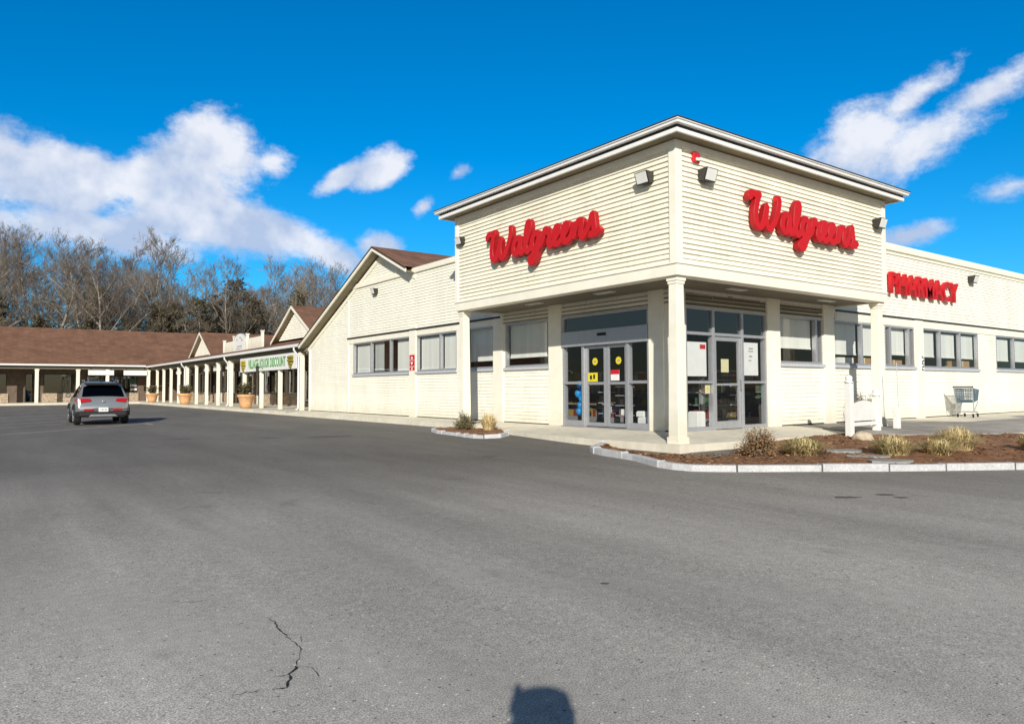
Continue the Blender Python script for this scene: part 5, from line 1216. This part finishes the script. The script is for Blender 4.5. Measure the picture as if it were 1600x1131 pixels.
# ------------------------------------------------------------------ parked car, seen from behind
def car():
    loc = (-5.72, 26.1, gz(-5.6, 27.2)); t = thing('parked_car', 'silver grey sport utility vehicle parked at the left, seen from behind', 'car', loc, R(88.5)); t.scale = (1.04, 1.05, 1.09)
    m_paint = mat('silver_paint', (.36, .375, .39), .27, .03, 3, metal=.6)
    m_clad = mat('black_cladding', (.02, .02, .021), .6, .2, 6)
    m_tail = mat('tail_red', (.42, .012, .02), .18, .1, 8); m_chrome = mat('bright_trim', (.62, .63, .65), .22, .05, 6, metal=.8)
    def lerp_t(tab, x):
        for (a, va), (b, vb) in zip(tab[:-1], tab[1:]):
            if x <= b: return va+(vb-va)*(x-a)/(b-a)
        return tab[-1][1]
    TOP = [(0, .78), (.05, .98), (.10, 1.06), (.30, 1.26), (.52, 1.50), (.66, 1.60), (1.0, 1.665), (1.6, 1.69), (2.2, 1.66), (2.7, 1.52), (3.1, 1.25), (3.35, 1.10), (3.9, 1.04), (4.35, .93), (4.55, .74), (4.62, .60)]
    WID = [(0, .84), (.08, .91), (.4, .94), (.9, .95), (3.6, .94), (4.2, .88), (4.5, .76), (4.62, .60)]
    def sect(x):
        H, W_ = lerp_t(TOP, x), lerp_t(WID, x); gh = max(0, H-1.04)
        bz = .30 if .15 < x < 4.4 else .42
        if gh > .02:
            tum = .36*gh
            up = [(W_*.965, 1.02), (W_*.95-tum*.5, 1.02+gh*.45), (W_*.95-tum*1.05, 1.02+gh*.88), (W_*.60, H-.012), (W_*.30, H), (0, H+.005)]
        else:
            up = [(W_*.97, H-.12), (W_*.95, H-.06), (W_*.88, H-.02), (W_*.62, H), (W_*.3, H+.012), (0, H+.015)]
        return [(0, bz), (W_*.8, bz), (W_*.96, bz+.08), (W_, bz+.22), (W_*1.0, min(.80, H-.2)), (W_*.985, min(.93, H-.14))]+up
    xs = [0, .03, .06, .10, .2, .3, .42, .52, .60, .66, .8, 1.0, 1.3, 1.6, 1.9, 2.2, 2.45, 2.7, 2.9, 3.1, 3.25, 3.35, 3.6, 3.9, 4.15, 4.35, 4.48, 4.55, 4.62]
    mb = MB(); rings = []
    for x in xs:
        s_ = sect(x); ring = [(x, y, z) for y, z in s_]+[(x, -y, z) for y, z in s_[-2:0:-1]]
        rings.append(len(mb.v)); mb.v += ring; n = len(ring)
    for a, b in zip(rings[:-1], rings[1:]):
        for k_ in range(n): mb.f.append((a+k_, b+k_, b+(k_+1) % n, a+(k_+1) % n)); mb.mi.append(0)
    mb.f.append(tuple(rings[0]+k_ for k_ in range(n))); mb.mi.append(0); mb.f.append(tuple(rings[-1]+k_ for k_ in reversed(range(n)))); mb.mi.append(0)
    o = mb.build('body', m_paint, t, local=True, smooth=True)
    md = o.modifiers.new('es', 'EDGE_SPLIT'); md.split_angle = R(42)
    # glass laid just proud of the greenhouse
    def top_at(x, y):
        s_ = sect(x)
        P = s_[6:]
        for (y1, z1), (y0, z0) in zip(P[:-1], P[1:]):
            if y0 <= y <= y1: return z1+(z0-z1)*((y1-y)/(y1-y0+1e-9))
        return s_[-1][1]
    mb = MB(); X = [.14, .22, .30, .38, .46, .54]
    for a, b in zip(X[:-1], X[1:]):
        for k_ in range(12):
            f = lambda x, q: (x-.014, (-.74+.26*0+1.48*q/12)*(1-.10*(x-.14)/.4), top_at(x, abs((-.74+1.48*q/12)*(1-.10*(x-.14)/.4)))+.010)
            mb.quad(f(a, k_), f(a, k_+1), f(b, k_+1), f(b, k_))
    mb.build('rear_window', m_carglass, t, local=True)
    for s_ in (1, -1):
        for x0, x1, nm in ((.62, 1.35, 'side_window'), (1.40, 2.15, 'side_window'), (2.20, 2.85, 'side_window')):
            mb = MB(); N_ = 6
            for k_ in range(N_):
                a, b = x0+(x1-x0)*k_/N_, x0+(x1-x0)*(k_+1)/N_
                def sp_(x, w):
                    q = sect(x); (y0, z0), (y1, z1), (y2, z2) = q[6], q[7], q[8]
                    if w < .5: y, z = y0+(y1-y0)*w*2, z0+(z1-z0)*w*2
                    else: y, z = y1+(y2-y1)*(w*2-1), z1+(z2-z1)*(w*2-1)
                    return (x, s_*(y+.010), z)
                for w0, w1 in ((.08, .5), (.5, .90)): mb.quad(sp_(a, w0), sp_(b, w0), sp_(b, w1), sp_(a, w1))
            mb.build(nm, m_carglass, t, local=True)
    mb = MB(); mb.box(.50, .62, -.62, .62, 1.575, 1.61); mb.hexa([(.40, -.60, 1.545), (.62, -.66, 1.60), (.62, .66, 1.60), (.40, .60, 1.545)], [(.40, -.60, 1.57), (.62, -.66, 1.63), (.62, .66, 1.63), (.40, .60, 1.57)]); mb.build('spoiler', m_clad, t, local=True, bevel=.01)
    for s_ in (1, -1):
        mb = MB(); mb.hexa([(-.012, s_*.42, .92), (-.012, s_*.80, .86), (.30, s_*.955, .90), (.10, s_*.42, .92)], [(.035, s_*.46, 1.02), (.035, s_*.82, 1.03), (.34, s_*.95, 1.02), (.12, s_*.46, 1.02)]); mb.build('tail_light', m_tail, t, local=True, bevel=.008)
        mb = MB(); mb.box(-.022, .03, s_*.50-.17, s_*.50+.17, .56, .63); mb.build('reflector', m_tail, t, local=True, bevel=.006)
        mb = MB(); mb.tube([(.95, s_*.60, 1.665), (1.0, s_*.60, 1.73), (2.0, s_*.60, 1.745), (2.3, s_*.58, 1.665)], .02, 6); mb.build('roof_rail', m_chrome, t, local=True)
        mb = MB(); mb.box(2.62, 2.80, s_*.97, s_*1.14, 1.06, 1.22); mr_ = mb.build('mirror', m_clad, t, local=True, bevel=.03)
        mb = MB(); mb.box(2.615, 2.622, s_*.99, s_*1.12, 1.08, 1.20); mb.build('mirror_glass', m_chrome, mr_, local=True)
        for x in (.86, 3.62):
            mb = MB(); mb.lathe([(.22, -.11), (.31, -.12), (.355, -.08), (.36, 0), (.355, .08), (.31, .12), (.22, .11)], (0, 0, 0), 28); mb.xform(Matrix.Translation((x, s_*.84, .36)) @ Matrix.Rotation(R(90), 4, 'X')); w_ = mb.build('wheel', m_black, t, local=True)
            mb = MB(); mb.lathe([(.04, .0), (.20, .01), (.235, .03), (.235, -.03), (.04, -.02)], (0, 0, 0), 20)
            for k_ in range(5):
                a = k_*2*math.pi/5; mb.box(0, 0, 0, 0, 0, 0) if False else mb.tube([(0, 0, .02), (math.cos(a)*.22, math.sin(a)*.22, .015)], .03, 5)
            mb.xform(Matrix.Translation((x, s_*.955, .36)) @ Matrix.Rotation(R(-90*s_), 4, 'X')); mb.build('rim', m_chrome, w_, local=True)
            mb = MB(); pts = [(x+math.cos(a)*.42, s_*.955, .36+math.sin(a)*.42) for a in [math.pi*k_/12 for k_ in range(13)]]; mb.tube(pts, .045, 6); mb.build('wheel_arch', m_clad, t, local=True)
    mb = MB(); mb.hexa([(-.035, -.80, .36), (.3, -.92, .30), (.3, .92, .30), (-.035, .80, .36)], [(-.030, -.84, .56), (.3, -.965, .50), (.3, .965, .50), (-.030, .84, .56)]); mb.build('rear_bumper', m_clad, t, local=True, bevel=.02)
    mb = MB(); mb.hexa([(-.055, -.50, .34), (.1, -.50, .30), (.1, .50, .30), (-.055, .50, .34)], [(-.055, -.40, .42), (.1, -.40, .42), (.1, .40, .42), (-.055, .40, .42)]); mb.build('skid_plate', m_chrome, t, local=True, bevel=.006)
    mb = MB(); mb.box(-.050, -.038, -.17, .17, .52, .68); pl_ = mb.build('license_plate', m_paper, t, local=True)
    mb = MB()
    for k_, w_ in enumerate((.02, .03, .02, .03, .03)): mb.box(-.055, -.051, .10-k_*.05-w_, .10-k_*.05, .57, .63)
    mb.build('print', m_ink, pl_, local=True)
    mb = MB(); mb.box(-.03, .0, -.045, .045, .88, .94); mb.build('badge', m_chrome, t, local=True, bevel=.01)
    mb = MB(); mb.hexa([(.9, -.02, 1.65), (1.15, -.03, 1.66), (1.15, .03, 1.66), (.9, .02, 1.65)], [(.92, -.008, 1.78), (1.0, -.01, 1.76), (1.0, .01, 1.76), (.92, .008, 1.78)]); mb.build('antenna_fin', m_clad, t, local=True)
    for s_ in (1, -1):
        mb = MB(); mb.box(.55, 3.3, s_*.90, s_*.965, .30, .42); mb.build('sill_cladding', m_clad, t, local=True, bevel=.015)
car()

# ------------------------------------------------------------------ the photographer, whose shadow reaches the bottom of the picture
def skin(name, chain, mats, parent, zsplit=None):
    """chain: list of (point, radius, parent index)"""
    me = bpy.data.meshes.new(name); me.from_pydata([c[0] for c in chain], [(c[2], i) for i, c in enumerate(chain) if c[2] is not None], [])
    o = bpy.data.objects.new(name, me); COL.objects.link(o)
    md = o.modifiers.new('skin', 'SKIN'); md.use_smooth_shade = True
    for i, c in enumerate(chain):
        sv = me.skin_vertices[0].data[i]; r = c[1]; sv.radius = r if isinstance(r, tuple) else (r, r); sv.use_root = (i == 0)
    ss = o.modifiers.new('sub', 'SUBSURF'); ss.levels = ss.render_levels = 2
    dg = bpy.context.evaluated_depsgraph_get(); m2 = bpy.data.meshes.new_from_object(o.evaluated_get(dg)); bpy.data.objects.remove(o)
    m2.materials.clear()
    for m in mats: m2.materials.append(m)
    for p in m2.polygons: p.material_index = zsplit(p.center) if zsplit else 0; p.use_smooth = True
    o = bpy.data.objects.new(name, m2); COL.objects.link(o); o.parent = parent; return o
def person():
    f2 = Vector((fwd.x, fwd.y, 0)).normalized(); base = CAM-f2*.36-Vector((0, 0, 0)); base.z = gz(base.x, base.y)
    ang = math.atan2(f2.y, f2.x); KZ = .935; base -= rgt*.085; hc = (CAM.z-base.z)/KZ        # height of the phone above the feet
    t = thing('person', 'person with the phone, whose head casts the dark shadow at the bottom edge', 'person', base, ang); t.scale = (1, 1, KZ)
    m_skin = mat('skin', (.55, .34, .25), .5, .06, 6); m_coat = mat('navy_coat', (.03, .035, .05), .85, .2, 8); m_jean = mat('dark_jeans', (.04, .05, .08), .85, .2, 8); m_shoe = mat('brown_shoes', (.06, .04, .03), .6, .2, 8); m_hair = mat('dark_hair', (.03, .02, .015), .7, .3, 20)
    ch = [((0, 0, .95), (.15, .12), None), ((0, 0, 1.12), (.145, .115), 0), ((0, 0, 1.32), (.17, .12), 1), ((0, 0, 1.45), (.11, .10), 2), ((.02, 0, 1.53), .058, 3), ((.035, 0, 1.62), (.085, .09), 4), ((.03, 0, 1.72), (.078, .09), 5)]
    n0 = len(ch)
    for s_ in (1, -1):
        k0 = len(ch)
        ch += [((0, s_*.10, .86), .088, 0), ((.02, s_*.11, .50), .060, k0), ((-.01, s_*.12, .10), .042, k0+1), ((.05, s_*.125, .045), .045, k0+2), ((.15, s_*.14, .035), .036, k0+3)]
        k1 = len(ch)
        ch += [((0, s_*.18, 1.40), .062, 2), ((.06, s_*.25, 1.16), .046, k1), ((.24, s_*.14, hc-.07), .034, k1+1), ((.29, s_*.105, hc-.02), .030, k1+2)]
    def zs(c):
        if c.z < .09: return 3
        if c.z < .93: return 1
        if c.z > 1.50 or c.x > .235: return 2
        return 0
    skin('body', ch, [m_coat, m_jean, m_skin, m_shoe], t, zs)
    mb = MB()
    bm = bmesh.new(); bmesh.ops.create_uvsphere(bm, u_segments=20, v_segments=14, radius=1)
    for v in bm.verts:
        v.co.x = v.co.x*.105+.012; v.co.y *= .098; v.co.z = v.co.z*.105+1.705
        if v.co.z < 1.66 and v.co.x > .03: v.co.x = .03
    me = bpy.data.meshes.new('hair'); bm.to_mesh(me); bm.free(); me.materials.append(m_hair); h = bpy.data.objects.new('hair', me); COL.objects.link(h); h.parent = t
    mb = MB(); mb.lathe([(.115, 1.70), (.128, 1.74), (.135, 1.80), (.125, 1.835), (.02, 1.838)], (.015, 0, 0), 22); mb.hexa([(-.03, .065, 1.79), (.05, .065, 1.79), (.05, .155, 1.76), (-.03, .155, 1.76)], [(0, .120, 1.90), (.03, .120, 1.90), (.03, .14, 1.90), (0, .14, 1.90)]); mb.build('hat', m_coat, t, local=True)  # unseen hat and hood, shaped for the outline of the head's shadow
    mb = MB(); mb.lathe([(.10, 1.48), (.19, 1.52), (.185, 1.60), (.165, 1.66), (.14, 1.71)], (-.02, 0, 0), 22); mb.build('hood', m_coat, t, local=True, smooth=True)
    for s_ in (1, -1):      # fingers curled round the edge of the phone
        for k_ in range(4):
            z = hc-.035+k_*.022; mb = MB(); mb.tube([(.285, s_*.115, z), (.315, s_*.105, z), (.325, s_*.085, z), (.318, s_*.07, z)], [.009, .009, .008, .006], 7); mb.build('finger', m_skin, t, local=True, smooth=True)
        mb = MB(); mb.tube([(.28, s_*.10, hc-.045), (.275, s_*.07, hc-.03), (.285, s_*.05, hc-.015)], [.011, .010, .008], 7); mb.build('thumb', m_skin, t, local=True, smooth=True)
    ph = thing('phone', 'dark phone held upright in both hands of the person', 'phone', CAM-f2*.055, ang)
    mb = MB(); mb.box(-.005, .005, -.08, .08, -.04, .04); mb.build('body', m_black, ph, local=True, bevel=.003)
    mb = MB(); mb.box(-.0065, -.0052, -.075, .075, -.036, .036); mb.build('screen', m_carglass_dark, ph, local=True)
m_carglass_dark = mat('screen_glass', (.01, .01, .012), .1, .05, 5)
person()
